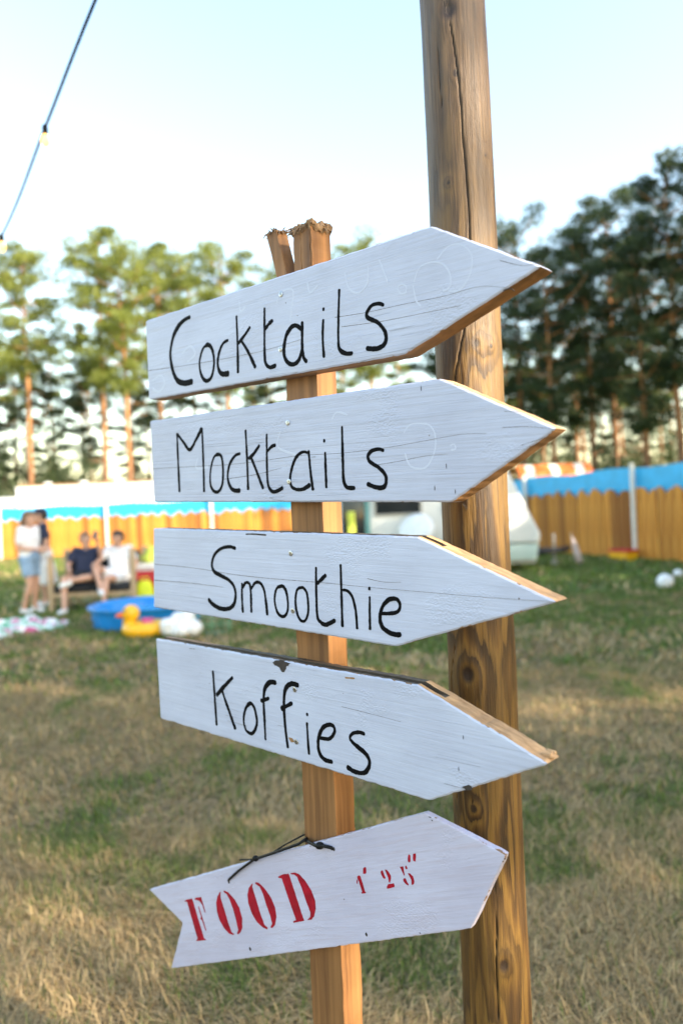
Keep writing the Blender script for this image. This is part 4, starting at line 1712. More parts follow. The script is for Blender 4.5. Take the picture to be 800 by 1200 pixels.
letter(B4, G, sA, [[(652, 430), (690, 434), (709, 412), (708, 390), (690, 381), (665, 395), (650, 435), (652, 480), (670, 510), (704, 522)]], 3.8, ends=(.8, 1.15))
letter(B4, H_, sB, [[(82, 356), (60, 350), (38, 355), (30, 372), (50, 395), (80, 420), (96, 445), (95, 470), (80, 490), (50, 488), (18, 470)]], 3.6, ends=(.9, 1.4))
for px, py in ((345.6, 807.8), (347.5, 869)):
    screw(B4, px, py)
obj('chip', patch(B4, G, sA, [(478, 148), (500, 140), (545, 150), (530, 162), (525, 178), (512, 182), (505, 168), (492, 160)], 'crack', 'chip', .00045, .0012), B4['t'])
obj('chip', patch(B4, G, sA, [(538, 430), (552, 432), (560, 446), (548, 448)], 'wedge', 'chip', .0003, .0006), B4['t'])
obj('chip', patch(B4, H_, sB, [(12, 158), (45, 160), (46, 165), (14, 163)], 'wedge', 'chip', .0003, .0004), B4['t'])
obj('chip', patch(B4, H_, sB, [(418, 540), (440, 532), (455, 545), (432, 552)], 'crack', 'chip', .0003, .0008), B4['t'])
for (px, py) in ((542.4, 864), (537, 901)):
    letter(B4, (0, 0), 1, [[(px, py - 2.5), (px + .2, py + 2.5)]], 1.0, 'nick', 'crack', .0002)
cracks(B4, [[(520, 918), (535, 922), (552, 925)], [(400, 828), (440, 838), (470, 846)], [(222, 760), (229, 760.5)]], .7)

mb = MB()
for k in range(9):
    q0 = to_local(B4, 637 - rng.uniform(0, 8), 893.5 - rng.uniform(0, 5))
    y0 = rng.uniform(.008, .030)
    ln = rng.uniform(.002, .007)
    mb.tube([(q0.x - .008, y0, q0.y), (q0.x + ln * .5, y0 + .001, q0.y + rng.uniform(-.001, .001)), (q0.x + ln, y0 + .002, q0.y + rng.uniform(-.003, .002))], [.0034, .0026, .0008], 6)
mb.build('broken_tip', M['cut'], B4['t'], kind='stuff')

# --- FOOD
B5 = plane_board('arrow_sign', [(175, 1042.5), (497, 952), (592.5, 1002), (551.6, 1088.3), (200.5, 1135), (214, 1081.5)], 0.009, 0.003,
                 [M['white5'], M['wedge'], M['cut']], {0: 1, 1: 1, 2: 1, 3: 1, 4: 1, 5: 1}, 'small white plywood arrow sign with red stencilled FOOD, tied to the post', 5, bev=.0012)
I, J = (160, 930), (380, 930)


def stencil(org, sc, polys):
    t = None
    for k, pl in enumerate(polys):
        me = patch(B5, org, sc, pl, 'red_paint', 'letter', .0002, .00025)
        o = obj('letter' if k == 0 else 'letter_piece', me, B5['t'] if k == 0 else t)
        if k == 0:
            t = o


K1, K2, K3 = (210, 1015), (280, 1010), (405, 985)
stencil(K1, 8, [[(50, 325), (72, 312), (122, 304), (128, 318), (235, 678), (250, 684), (250, 693), (162, 703), (163, 690), (174, 684), (75, 335), (54, 332)],
                [(144, 306), (155, 297), (207, 288), (213, 310), (248, 436), (240, 432), (222, 372), (196, 332), (170, 318), (148, 314)],
                [(178, 378), (188, 380), (216, 470), (256, 602), (246, 604), (226, 540), (212, 504), (196, 494), (206, 474)]])
stencil(K1, 8, [[(392, 240), (378, 246), (358, 285), (347, 345), (355, 430), (380, 510), (420, 580), (465, 630), (508, 646), (516, 634), (492, 618), (455, 510), (420, 395), (390, 300), (388, 262)],
                [(420, 228), (460, 245), (520, 310), (565, 390), (592, 490), (592, 580), (575, 622), (548, 640), (543, 628), (555, 600), (535, 510), (505, 400), (472, 310), (448, 265), (418, 242)]])
stencil(K2, 8, [[(134, 204), (118, 208), (92, 245), (80, 305), (88, 385), (120, 480), (170, 565), (225, 615), (266, 632), (270, 616), (240, 590), (200, 480), (160, 345), (135, 265), (124, 225)],
                [(155, 190), (190, 198), (245, 255), (300, 335), (340, 430), (352, 515), (338, 590), (310, 622), (296, 614), (312, 580), (295, 510), (255, 400), (225, 300), (195, 235), (152, 204)]])
stencil(K2, 8, [[(366, 140), (390, 125), (420, 114), (465, 110), (474, 130), (600, 522), (614, 550), (560, 562), (512, 572), (508, 556), (535, 546), (400, 155), (372, 150)],
                [(484, 106), (520, 100), (560, 112), (620, 175), (680, 270), (715, 370), (720, 440), (705, 510), (680, 542), (642, 548), (645, 538), (668, 515), (668, 470), (630, 370), (590, 250), (545, 140), (520, 120), (486, 116)]])
stencil(K3, 8, [[(108, 336), (122, 326), (136, 332), (152, 380), (180, 478), (190, 484), (184, 494), (148, 496), (148, 486), (154, 480), (124, 385), (110, 356)], [(104, 368), (112, 366), (112, 402), (104, 406), (101, 385)]])
stencil(K3, 8, [[(162, 262), (176, 248), (190, 252), (192, 306), (180, 313), (162, 310)]])
stencil(K3, 8, [[(330, 284), (345, 278), (356, 310), (374, 352), (365, 360), (350, 350), (334, 322), (327, 300)], [(366, 272), (384, 274), (404, 296), (422, 330), (424, 355), (412, 396), (404, 388), (396, 345), (378, 300)], [(384, 434), (398, 408), (450, 400), (457, 420), (456, 436), (388, 453)]])
stencil(K3, 8, [[(506, 246), (538, 241), (552, 322), (547, 330), (528, 290)], [(556, 240), (566, 234), (580, 262), (570, 270), (558, 262)], [(538, 362), (548, 352), (562, 356), (572, 385), (590, 412), (584, 422), (560, 405), (540, 382)], [(580, 308), (600, 306), (630, 335), (643, 385), (636, 410), (616, 417), (614, 370), (598, 335)]])
stencil(K3, 8, [[(584, 140), (592, 128), (604, 140), (606, 196), (594, 206), (582, 196), (580, 170)], [(630, 124), (654, 120), (658, 150), (654, 196), (632, 190), (628, 160)]])
for (px, py) in ((293, 1112), (429, 1095), (268, 1033), (391, 995)):
    letter(B5, (0, 0), 1, [[(px, py - 2.2), (px + .4, py + 2.2)]], 3.2, 'hole', 'crack', .00025, rag=.3)
for (px, py, s_) in ((502, 957, 3), (505, 961, 2), (590, 1006, 2.2), (588, 1009, 1.6), (491, 1093, 1.8)):
    letter(B5, (0, 0), 1, [[(px, py), (px + s_, py + s_ * .4)]], 1.1, 'nick', 'crack', .0002, rag=.4)


# cable ties that hold FOOD on the post
def tie_pt(px, py, off):
    return on_plane(px, py, corner + Nn * (0.012 + off), Nn)


t = empty('cable_tie', c0, 'black cable tie looped through the FOOD sign with its cut tail along the edge', 'cable tie')
t.location = (0, 0, 0)
mb = MB()
mb.tube([tie_pt(267.5, 1032.5, -.004), tie_pt(269, 1030, .002), tie_pt(280, 1020, .004), tie_pt(298, 1007, .005), tie_pt(325, 998, .004), tie_pt(350, 989, .002), tie_pt(358, 983.5, -.004), tie_pt(360, 982, -.014)], .0024, 8)
mb.build('strap', M['blackplastic'], t, True)
mb = MB()
mb.tube([tie_pt(281, 1007.5, .006), tie_pt(296, 1007, .006), tie_pt(318, 1000, .002), tie_pt(332, 991, -.001), tie_pt(345, 984, -.003), tie_pt(356.5, 978, -.010)], .0015, 6)
mb.build('tail', M['blackplastic'], t, True)
mb = MB()
mb.sphere(tie_pt(299.5, 1006, .0055), (.0060, .0045, .0052), 12)
mb.build('head', M['blackplastic'], t, True)
t = empty('cable_tie', c0, 'black cable tie with thick knot beside the post above FOOD', 'cable tie')
t.location = (0, 0, 0)
mb = MB()
mb.tube([tie_pt(357, 984, -.010), tie_pt(364, 988, .001), tie_pt(370, 991, .004), tie_pt(380, 991.5, .0045), tie_pt(388, 993.5, .003), tie_pt(391, 995.5, -.004)], .0027, 8)
mb.build('strap', M['blackplastic'], t, True)
mb = MB()
mb.sphere(tie_pt(374.5, 991, .004), (.0078, .005, .0058), 12)
mb.build('head', M['blackplastic'], t, True)

# ------------------------------------------------------------------ string lights
def bulb_mat():
    q = NT('lit_bulb')
    q.col((.8, .5, .2))
    q.p.inputs['Emission Color'].default_value = (1.0, 0.50, 0.13, 1)
    q.p.inputs['Emission Strength'].default_value = 0.9
    return q.done(.3)


M['bulb'] = bulb_mat()
M['cable'] = plain('navy_rubber_cable', (0.004, 0.007, 0.016), 0.7, 0.2, 20, **{'Specular IOR Level': 0.1})
t = empty('string_lights', (p_top.x, p_top.y, 0), 'dark cable with lit warm bulbs strung from the log pole across the sky', 'string lights')
t.location = (0, 0, 0)
ptop = p_top - dirp * 0.08
ctrl = [ptop + Vector((-.055, 0, 0)), at(280, -390, 1.75), at(112, 0, 2.5), at(53, 150, 3.1), at(2, 277, 3.8), at(-60, 425, 4.8) + Vector((0, 0, .28)), Vector((-5.3, 6.6, 3.35))]
cp = smooth_pts(ctrl, False, .12)
mb = MB()
mb.tube(cp, .0062, 8)
mb.build('cable', M['cable'], t, True)
for (px, py, Y) in ((53, 150, 3.1), (2, 277, 3.8)):
    p = at(px, py, Y)
    mb = MB()
    mb.lathe([(.0, .012), (.011, .012), (.013, .0), (.0125, -.026), (.009, -.03)], 14, p)
    so_ = mb.build('socket', M['blackplastic'], t, True)
    mb = MB()
    mb.lathe([(.008, -.028), (.012, -.036), (.0185, -.052), (.0195, -.064), (.016, -.077), (.008, -.085), (.0, -.087)], 16, p)
    mb.build('bulb', M['bulb'], so_, True)
mb = MB()
mb.tube([ptop + Vector((math.cos(a) * .0575, math.sin(a) * .0575, 0)) for a in np.linspace(0, 6.28, 25)], .004, 6, cap=False)
mb.build('tied_loop', M['cable'], t, True)
# the pole at the far end of the cable stands outside the frame
log_pole('log_pole', (-5.35, 6.65, -0.1), (-5.3, 6.65, 3.5), .06, .05, [], [], 'round log pole at the far end of the string lights', 40, 80)

# ------------------------------------------------------------------ people and leisure things on the lawn
M['skin'] = plain('skin', (0.56, 0.32, 0.22), 0.5, 0.06, 8)
M['hairb'] = plain('brown_hair', (0.16, 0.085, 0.04), 0.6, 0.3, 30)
M['haird'] = plain('dark_hair', (0.03, 0.02, 0.014), 0.6, 0.3, 30)
M['tee'] = plain('white_tee', (0.78, 0.78, 0.79), 0.85, 0.05, 8)
M['navy'] = plain('navy_cotton', (0.018, 0.025, 0.06), 0.85, 0.2, 8)
M['denim'] = plain('light_denim', (0.25, 0.38, 0.55), 0.85, 0.2, 14)
M['darkcl'] = plain('black_cotton', (0.015, 0.016, 0.02), 0.85, 0.2, 8)
M['shoe'] = plain('white_sneaker', (0.78, 0.78, 0.78), 0.6, 0.05, 8)
M['eye'] = plain('eye_dark', (0.02, 0.015, 0.012), 0.3)


def chain(mb, pts, rads, n=9):
    pts = [Vector(p) for p in pts]
    for i in range(len(pts) - 1):
        a, b = pts[i], pts[i + 1]
        L_ = (b - a).length
        k = max(2, int(L_ / (0.45 * min(rads[i], rads[i + 1]))) + 1)
        for j in range(k + 1):
            u = j / k
            mb.sphere(a.lerp(b, u), rads[i] + (rads[i + 1] - rads[i]) * u, n)


def person(loc, rz, J, hair, cloth, label, group=None, longhair=False, cap=None):
    """J: joints in the person's own frame (faces -y, x = own left ... picture right), metres"""
    t = empty('person', loc, label, 'person', group, rz)
    v = {k: Vector(p) for k, p in J.items()}
    mb = MB()
    hip = v['pelvis']
    chest = v['chest']
    neck = v['neck']
    head = v['head']
    sp = (v['sl'] - v['sr']).normalized()
    hp = (v['hl'] - v['hr']).normalized()
    for off in (-.06, 0, .06):
        chain(mb, [hip + hp * off, hip.lerp(chest, .5) + sp * off * .8, chest + sp * off * 1.2], [.105, .095, .105])
    chain(mb, [v['sr'], chest + (neck - chest) * .5, v['sl']], [.06, .085, .06])
    chain(mb, [chest, neck, head - (head - neck) * .35], [.09, .055, .052])
    fwd = (v['look']).normalized()
    side = fwd.cross(Vector((0, 0, 1))).normalized()
    upv = side.cross(fwd).normalized()
    # skull, jaw, nose, ears
    for c_, r_ in ((head + upv * .035 - fwd * .012, .088), (head + upv * .03 + fwd * .018, .082), (head - upv * .035 + fwd * .035, .062), (head - upv * .075 + fwd * .05, .04), (head - upv * .01 + fwd * .098, .016), (head + upv * .012 + fwd * .092, .013)):
        mb.sphere(c_, r_, 12)
    for s_ in (1, -1):
        mb.sphere(head + side * s_ * .082, (.014, .018, .026), 8)
    for s_ in 'lr':
        chain(mb, [v['s' + s_], v['e' + s_], v['w' + s_]], [.050, .040, .028])
        d = (v['w' + s_] - v['e' + s_]).normalized()
        hn = v['w' + s_]
        perp = d.cross(Vector((.3, .9, .2))).normalized()
        chain(mb, [hn, hn + d * .05, hn + d * .085], [.026, .034, .032])
        for f_ in range(4):
            o_ = perp * (f_ - 1.5) * .019
            ln = (.062, .074, .07, .054)[f_]
            nrm_ = d.cross(perp)
            chain(mb, [hn + d * .09 + o_, hn + d * (.09 + ln * .55) + o_ + nrm_ * .006, hn + d * (.09 + ln) + o_ * 1.05 + nrm_ * .022], [.0095, .009, .0078], 7)
        chain(mb, [hn + d * .03 - perp * .03, hn + d * .065 - perp * .055, hn + d * .095 - perp * .06], [.012, .010, .009], 7)
        chain(mb, [v['h' + s_], v['k' + s_], v['a' + s_]], [.088, .056, .038])
        chain(mb, [v['k' + s_].lerp(v['a' + s_], .12), v['k' + s_].lerp(v['a' + s_], .38)], [.055, .058])
        chain(mb, [v['a' + s_], v['a' + s_] + v['f' + s_] * .5 + Vector((0, 0, -.03)), v['a' + s_] + v['f' + s_] + Vector((0, 0, -.045))], [.038, .036, .028])
    obj('body', remeshed('body', mb, M['skin'], .0095, 2), t)
    mb = MB()
    for s_ in (1, -1):
        mb.sphere(head + fwd * .087 + side * s_ * .033 + upv * .018, .011, 8)
    mb.build('eyes', M['eye'], t, True)
    mb = MB()
    mb.sphere(head - fwd * .066 - upv * .05 + fwd * .145, (.022, .022, .006), 8)
    mb.build('mouth', plain('lips', (.42, .16, .13), .5), t, True)
    mb = MB()
    for c_, r_ in ((head + upv * .055 - fwd * .025, .098), (head + upv * .02 - fwd * .045, .092), (head + upv * .085 + fwd * .03, .066)):
        mb.sphere(c_, r_, 12)
    if longhair:
        chain(mb, [head - fwd * .07, head - fwd * .11 - upv * .14, neck - fwd * .10 - upv * .12], [.075, .07, .045])
    obj('hair', remeshed('hair', mb, hair, .012, 2), t)
    if cap:
        mb = MB()
        mb.sphere(head + upv * .085 - fwd * .01, (.112, .112, .075), 14)
        for k in range(5):
            mb.sphere(head + upv * .07 + fwd * (.09 + .018 * k), (.06, .06, .014), 8)
        obj('cap', remeshed('cap', mb, cap, .010, 2), t)
    top, bottom = cloth['top'], cloth['bottom']
    mb = MB()
    for off in (-.07, 0, .07):
        chain(mb, [hip + (chest - hip) * .05 + hp * off * 1.25, hip.lerp(chest, .5) + sp * off * 1.05, chest + sp * off * 1.3], [.118, .112, .118])
    chain(mb, [v['sr'], chest + (neck - chest) * .45, v['sl']], [.072, .096, .072])
    for s_ in 'lr':
        chain(mb, [v['s' + s_], v['s' + s_].lerp(v['e' + s_], .62)], [.070, .066])
    obj('shirt', remeshed('shirt', mb, top, .0115, 2), t)
    mb = MB()
    for off in (-.07, 0, .07):
        chain(mb, [hip + hp * off * 1.2 - (chest - hip) * .02, hip + (chest - hip) * .22 + hp * off], [.126, .118])
    for s_ in 'lr':
        chain(mb, [v['h' + s_], v['h' + s_].lerp(v['k' + s_], cloth.get('leg', .45))], [.110, .092])
    obj('shorts', remeshed('shorts', mb, bottom, .0115, 2), t)
    for s_ in 'lr':
        mb = MB()
        a = v['a' + s_]
        f = v['f' + s_]
        chain(mb, [a + Vector((0, 0, -.01)) - f * .12, a + Vector((0, 0, -.035))], [.046, .05])
        chain(mb, [a + Vector((0, 0, -.035)) - f * .15, a + f * .5 + Vector((0, 0, -.04)), a + f * 1.05 + Vector((0, 0, -.05))], [.044, .046, .036])
        obj('shoe', remeshed('shoe', mb, cloth.get('shoe', M['shoe']), .010, 2), t)
    return t


def standing(h=1.68, bend=None):
    k = h / 1.70
    J = dict(pelvis=(0, 0, .93), chest=(0, .01, 1.26), neck=(0, .01, 1.45), head=(0, -.015, 1.575), look=(0, -1, -.05),
             sl=(.185, .01, 1.40), sr=(-.185, .01, 1.40), el=(.23, .05, 1.12), er=(-.23, .05, 1.12), wl=(.20, -.10, .90), wr=(-.20, -.10, .90),
             hl=(.095, 0, .88), hr=(-.095, 0, .88), kl=(.10, -.02, .49), kr=(-.10, -.02, .49), al=(.105, .02, .085), ar=(-.105, .02, .085),
             fl=(.02, -.15, 0), fr=(-.02, -.15, 0))
    J = {a: tuple(x * k for x in p) if a != 'look' else p for a, p in J.items()}
    if bend:
        J.update(bend)
    return J


g = ground(38, 719)
person(g, R(78), standing(1.66, dict(er=(-.22, .03, 1.08), wr=(-.10, -.21, 1.05), el=(.22, .02, 1.08), wl=(.08, -.22, 1.06), kr=(-.09, -.05, .48), ar=(-.10, .08, .085))), M['hairb'],
       dict(top=M['tee'], bottom=M['denim'], leg=.5), 'person in white top and light denim shorts standing by the crumpled towels', longhair=True)
g2 = ground(53, 711)
person(g2, R(-62), standing(1.72, dict(wr=(-.12, -.22, 1.02))), M['haird'], dict(top=M['navy'], bottom=M['tee'], leg=.75),
       'person in navy shirt, white shorts and navy cap facing the one in denim shorts', cap=M['navy'])
# white tote bag carried between them
mb = MB()
for k in range(7):
    mb.sphere((0, 0, .1 + .05 * k), (.17 - .008 * k, .06, .07), 12)
tb = obj('tote_bag', remeshed('tote_bag', mb, M['tee'], .014, 3), None, 'limp white tote bag hanging beside the denim shorts', 'bag')
pbag = at(57, 668, g2.y - .35)
tb.location = (pbag.x, pbag.y, pbag.z - .30)
mb = MB()
for s_ in (-.03, .03):
    mb.tube([(-.08, s_, .42), (-.06, s_, .62), (0, s_, .70), (.06, s_, .62), (.08, s_, .42)], .01, 6)
mb.build('handle', M['tee'], tb, True)

# low wooden lounge seat with black cushion
YB = 11.55
xl = X(66, YB)
xr = X(160, YB)
M['pale'] = wood('pale_timber', (0.36, 0.25, 0.14), (0.55, 0.40, 0.25), 2, .3)
t = empty('lounge_seat', (xl, YB, 0), 'low timber lounge seat with black cushions behind the blue pool', 'seat')
Ls = xr - xl
for (x, y, h) in ((0, -.32, .92), (Ls, -.32, 1.02), (0, .38, 1.0), (Ls, .38, 1.0)):
    mb = MB()
    mb.box((x - .04, y - .04, 0), (x + .04, y + .04, h), bev=.008)
    mb.build('leg', M['pale'], t)
mb = MB()
mb.box((.04, -.34, .24), (Ls - .04, -.29, .32))
mb.box((.04, .35, .24), (Ls - .04, .40, .32))
mb.build('seat_rail', M['pale'], t)
for k in range(2):
    mb = MB()
    mb.box((.05 + k * (Ls - .1) / 2, -.36, .30), (.04 + (k + 1) * (Ls - .1) / 2, .30, .43), bev=.04)
    mb.build('seat_cushion', M['darkcl'], t, True)
    mb = MB()
    mb.box((.05 + k * (Ls - .1) / 2, .22, .44), (.04 + (k + 1) * (Ls - .1) / 2, .36, .95), bev=.05)
    mb.build('back_cushion', M['darkcl'], t, True)


def seated(**k):
    J = dict(pelvis=(0, .08, .52), chest=(0, .16, .84), neck=(0, .15, 1.02), head=(0, .10, 1.15), look=(0, -1, -.15),
             sl=(.185, .15, .98), sr=(-.185, .15, .98), el=(.27, .02, .74), er=(-.27, .02, .74), wl=(.16, -.2, .68), wr=(-.16, -.2, .68),
             hl=(.095, .04, .50), hr=(-.095, .04, .50), kl=(.14, -.40, .53), kr=(-.14, -.40, .53), al=(.14, -.45, .09), ar=(-.14, -.45, .09),
             fl=(.02, -.15, 0), fr=(-.02, -.15, 0))
    J.update(k)
    return J


person((X(97, YB), YB - .05, 0), 0, seated(ar=(-.10, -.62, .09), kr=(-.17, -.42, .55), kl=(.22, -.36, .56), al=(-.06, -.50, .52), fl=(-.10, -.06, -.02), el=(.30, .0, .90), wl=(.30, -.14, 1.10), look=(.5, -1, 0.0)), M['hairb'],
       dict(top=M['navy'], bottom=M['darkcl'], leg=.4), 'person in dark shirt sitting with one ankle on the knee, holding up a phone')
mb = MB()
mb.box((-.04, -.006, -.07), (.04, .006, .07), bev=.004)
ph = mb.build('phone', M['glass'], None, label='black phone held up by the seated person in dark shirt', cat='phone')
ph.location = (X(97, YB) + .31, YB - .05 - .27, 1.24)
ph.rotation_euler = (R(-15), R(18), R(20))
person((X(134, YB), YB - .02, 0), R(-8), seated(kr=(-.20, -.34, .74), ar=(-.02, -.52, .38), fr=(.08, -.12, -.03), kl=(.03, -.42, .52), al=(.05, -.60, .09), el=(.33, .06, .74), wl=(.36, -.10, .62), wr=(-.18, -.30, .78), er=(-.27, -.06, .80), look=(-.25, -1, -.1)), M['haird'],
       dict(top=M['tee'], bottom=M['tee'], leg=.45), 'person in white shirt lounging with one knee raised on the timber seat')

# paddling pool
pc = ground(160, 738)
t = empty('paddling_pool', (pc.x, pc.y + .55, 0), 'round bright blue paddling pool on the grass', 'pool')
M['pool'] = plain('blue_pool_plastic', (0.012, 0.23, 0.62), 0.3, 0.08, 5)
M['water'] = NT('pool_water')
M['water'].col((0.10, 0.42, 0.62))
M['water'] = M['water'].done(.05)
lob = lambda w, z: 1 + .022 * abs(math.sin(w * 9))
mb = MB()
mb.lathe([(.66, 0), (.72, .02), (.70, .08), (.735, .14), (.72, .20), (.77, .26), (.79, .285), (.76, .30), (.70, .27), (.67, .1), (.66, .05)], 144, wob=lob)
mb.build('wall', M['pool'], t, True)
mb = MB()
mb.lathe([(.68, .17), (.3, .172), (0, .17)], 48)
mb.build('water', M['water'], t, True)
mb = MB()
mb.lathe([(.67, .02), (.3, .02), (0, .02)], 48)
mb.build('floor', M['pool'], t, True)

# inflatable duck
M['yellow'] = plain('yellow_vinyl', (0.80, 0.42, 0.012), 0.3, 0.05, 5)
M['beak'] = plain('orange_vinyl', (0.75, 0.14, 0.01), 0.3, 0.05, 5)
pdk = ground(172, 745)
t = empty('inflatable_duck', pdk, 'yellow inflatable duck ring with orange beak lying before the blue pool', 'pool toy', None, R(8))
mb = MB()
for k in range(24):
    a = k * math.pi / 12
    mb.sphere((math.cos(a) * .21, math.sin(a) * .17, .095), .092, 12)
chain(mb, [(-.20, -.02, .12), (-.19, -.04, .24), (-.17, -.05, .30)], [.085, .085, .11], 12)
chain(mb, [(.24, 0, .12), (.33, 0, .20)], [.07, .03], 10)
obj('body', remeshed('body', mb, M['yellow'], .012, 4), t)
mb = MB()
chain(mb, [(-.27, -.07, .29), (-.33, -.085, .28)], [.038, .022], 10)
obj('beak', remeshed('beak', mb, M['beak'], .008, 2), t)
for s_ in (-1, 1):
    mb = MB()
    mb.sphere((-.235, -.055 + s_ * .075, .345), .017, 8)
    mb.build('eye', M['eye'], t, True)
# pink drinks cup in the duck
mb = MB()
mb.lathe([(0, 0), (.035, 0), (.048, .12), (.046, .12), (.034, .01)], 16)
M['pink'] = plain('pink_plastic', (0.70, 0.10, 0.25), 0.4, 0.1, 6)
cp_ = mb.build('float_cushion', M['pink'], None, True, label='small pink cup standing in the middle of the yellow duck', cat='cup')
cp_.name = 'drinking_cup'
cp_.location = pdk + Vector((.02, .0, .0))
cp_.scale = (1.6, 1.6, 1.8)


# crumpled soft things
def crumple(w, d, h, seed, n=26, edge=0.0):
    vs = []
    for i in range(n + 1):
        for j in range(n + 1):
            u, v_ = i / n * 2 - 1, j / n * 2 - 1
            rr = 1 + .22 * mn.noise((u * 1.6, v_ * 1.6, seed))
            fall = max(0, 1 - (u * u) ** 2) * max(0, 1 - (v_ * v_) ** 2)
            z = fall * h * (.35 + .65 * abs(mn.noise((u * 2.3, v_ * 2.3, seed + 4))) * 1.6) + abs(mn.noise((u * 6, v_ * 6, seed + 8))) * h * .28 * fall + .004
            vs.append((u * w / 2 * rr, v_ * d / 2 * rr, z))
    fs = [(i * (n + 1) + j, (i + 1) * (n + 1) + j, (i + 1) * (n + 1) + j + 1, i * (n + 1) + j + 1) for i in range(n) for j in range(n)]
    return vs, fs


def soft(name, loc, w, d, h, seed, mat, label, cat, rz=0, group=None):
    vs, fs = crumple(w, d, h, seed)
    o = obj(name, mesh(name, vs, fs, mat, True), None, label, cat, group)
    o.location = loc
    o.rotation_euler = (0, 0, rz)
    so = o.modifiers.new('s', 'SOLIDIFY')
    so.thickness = .012
    so.offset = 1
    return o


def stripes(name, cols):
    q = NT(name)
    f = q.noise(q.coords((3.2, 4.5, 2)), 1.0, 2, .5, .8)
    st_ = [(i / len(cols) * .5 + .25, c) for i, c in enumerate(cols)]
    q.col(q.ramp(f, st_, 'CONSTANT'))
    return q.done(.85)


M['towel'] = stripes('patterned_towel', [(.78, .78, .78), (.55, .10, .22), (.78, .77, .75), (.12, .40, .22), (.78, .78, .78), (.65, .30, .40)])
soft('beach_towel', ground(22, 738), 1.25, .7, .16, 3, M['towel'], 'crumpled white towel with pink and green pattern on the grass', 'towel', R(8))
soft('beach_towel', ground(-28, 748), .8, .6, .12, 9, M['towel'], 'smaller crumpled patterned towel beside the crumpled white towel', 'towel', R(-25))
mb = MB()
for (x, y, z, r_) in ((-.12, 0, .11, .12), (.06, .02, .13, .14), (.16, -.03, .10, .11), (-.02, .05, .20, .11), (.09, 0, .24, .09), (-.14, -.04, .16, .09), (.02, -.07, .09, .10)):
    mb.sphere((x, y, z), (r_ * 1.1, r_, r_ * .95), 14)
me = remeshed('bundle', mb, M['whitecloth'], .012, 4)
for v_ in me.vertices:
    v_.co += v_.normal * (.012 * mn.noise(tuple(v_.co * 14)) + .006 * mn.noise(tuple(v_.co * 33)))
    v_.co.z = max(v_.co.z, 0.003)
bu = obj('bundle', me, None, 'bulging white cloth bundle beside the yellow duck', 'bundle')
bu.location = ground(212, 746)

# green wire crate
pcr = ground(249, 742)
t = empty('wire_crate', pcr, 'low green wire crate on the grass beside the white bundle', 'crate', None, R(5))
M['green'] = plain('green_wire', (0.12, 0.28, 0.16), 0.5, 0.1, 8)
for z in (.01, .12, .23):
    mb = MB()
    mb.tube([(-.22, -.15, z), (.22, -.15, z), (.22, .15, z), (-.22, .15, z), (-.22, -.15, z)], .008, 6)
    mb.build('hoop', M['green'], t)
for (x, y) in ((-.22, -.15), (.22, -.15), (.22, .15), (-.22, .15), (0, -.15), (0, .15)):
    mb = MB()
    mb.tube([(x, y, 0), (x, y, .24)], .008, 6)
    mb.build('upright', M['green'], t)
mb = MB()
mb.box((-.22, -.15, .004), (.22, .15, .012))
mb.build('base', M['green'], t)

# cool box and bags beside the seat
M['redp'] = plain('red_plastic', (0.55, 0.02, 0.03), 0.4, 0.08, 6)
t = empty('cool_box', (X(174, 11.9), 11.9, 0), 'red cool box with white lid next to the timber seat', 'cool box')
mb = MB()
mb.box((-.24, -.16, 0), (.3, .16, .62), bev=.03)
mb.build('body', M['redp'], t, True)
mb = MB()
mb.box((-.255, -.175, .615), (.315, .175, .70), bev=.025)
l_ = mb.build('lid', M['cara'], t, True)
mb = MB()
mb.tube([(-.2, -.19, .55), (-.2, -.22, .60), (.26, -.22, .60), (.26, -.19, .55)], .014, 8)
mb.build('handle', M['cara'], t, True)
M['ylime'] = plain('neon_yellow_fabric', (0.66, 0.72, 0.02), 0.6, 0.08, 6)
mb = MB()
for k in range(6):
    mb.sphere((0, 0, .09 + .055 * k), (.17 - .012 * abs(k - 2), .11 - .008 * k, .09), 12)
bg_ = obj('shopping_bag', remeshed('shopping_bag', mb, M['ylime'], .014, 3), None, 'neon yellow bag standing before the red cool box', 'bag')
bg_.location = (X(166, 11.35), 11.35, 0)
mb = MB()
mb.tube([(-.08, 0, .40), (-.06, 0, .50), (.06, 0, .50), (.08, 0, .40)], .009, 6)
mb.build('handle', M['ylime'], bg_, True)
mb = MB()
for k in range(3):
    mb.sphere((.02 * k, 0, .09 + .06 * k), (.13 - .02 * k, .1, .09), 12)
gb = obj('beach_bag', remeshed('beach_bag', mb, M['lime'], .014, 3), None, 'lime rolled bag lying on the cool box lid', 'bag')
gb.location = (X(173, 11.9), 11.9, .70)

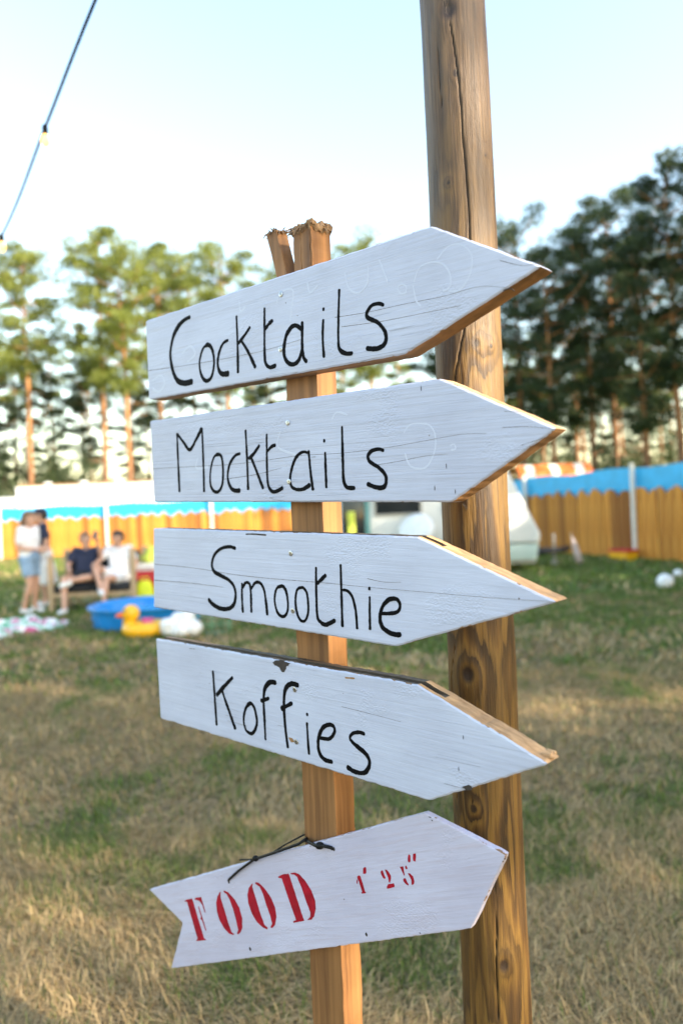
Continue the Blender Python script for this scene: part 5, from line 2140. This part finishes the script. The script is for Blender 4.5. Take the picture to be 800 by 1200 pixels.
# right lawn: white balls, yellow crate, folded parasol
for (px, py, s_) in ((779, 690, .12), (794, 677, .075)):
    g_ = ground(px, py)
    mb = MB()
    mb.sphere((0, 0, s_), (s_ * 1.12, s_, s_), 24)
    mb.v = [v_ * (1 + .03 * mn.noise(tuple(v_ * 9))) for v_ in mb.v]
    o = mb.build('play_ball', M['tee'], None, True, label=('larger' if s_ > .1 else 'smaller') + ' of two white balls lying on the shaded lawn', cat='ball', group='white balls on the lawn')
    o.location = g_
    mb = MB()
    mb.lathe([(.0, 0), (s_ * .1, .0), (s_ * .1, .012), (.0, .014)], 12, (0, 0, s_ * 1.98))
    mb.build('valve', M['cgrey'], o, True)
g_ = ground(730, 656)
t = empty('toy_crate', g_, 'yellow crate with red rim standing against the brown fence', 'crate', None, R(-70))
mb = MB()
for bx in (((-.3, -.16, .0), (.3, -.14, .2)), ((-.3, .14, .0), (.3, .16, .2)), ((-.3, -.14, .0), (-.28, .14, .2)), ((.28, -.14, .0), (.3, .14, .2)), ((-.28, -.14, 0), (.28, .14, .02))):
    mb.box(*bx)
mb.build('body', M['yellow'], t)
mb = MB()
for bx in (((-.32, -.18, .2), (.32, -.13, .26)), ((-.32, .13, .2), (.32, .18, .26)), ((-.32, -.13, .2), (-.27, .13, .26)), ((.27, -.13, .2), (.32, .13, .26))):
    mb.box(*bx, bev=.008)
mb.build('rim', M['redp'], t)
g_ = ground(680, 664)
t = empty('folded_parasol', g_, 'folded pale pink parasol leaning near the caravan tow bar', 'parasol', None, 0)
t.rotation_euler = (0, R(-14), 0)
M['palepink'] = plain('pale_pink_canvas', (0.62, 0.50, 0.48), 0.7, 0.1, 6)
mb = MB()
mb.lathe([(.02, .08), (.07, .1), (.065, .3), (.05, .5), (.02, .68), (.0, .7)], 32, wob=lambda w, z: 1 + .18 * math.sin(w * 8))
mb.build('canopy', M['palepink'], t, True)
mb = MB()
mb.tube([(0, 0, -.02), (0, 0, .78)], .012, 8)
mb.build('pole', M['alu'], t)
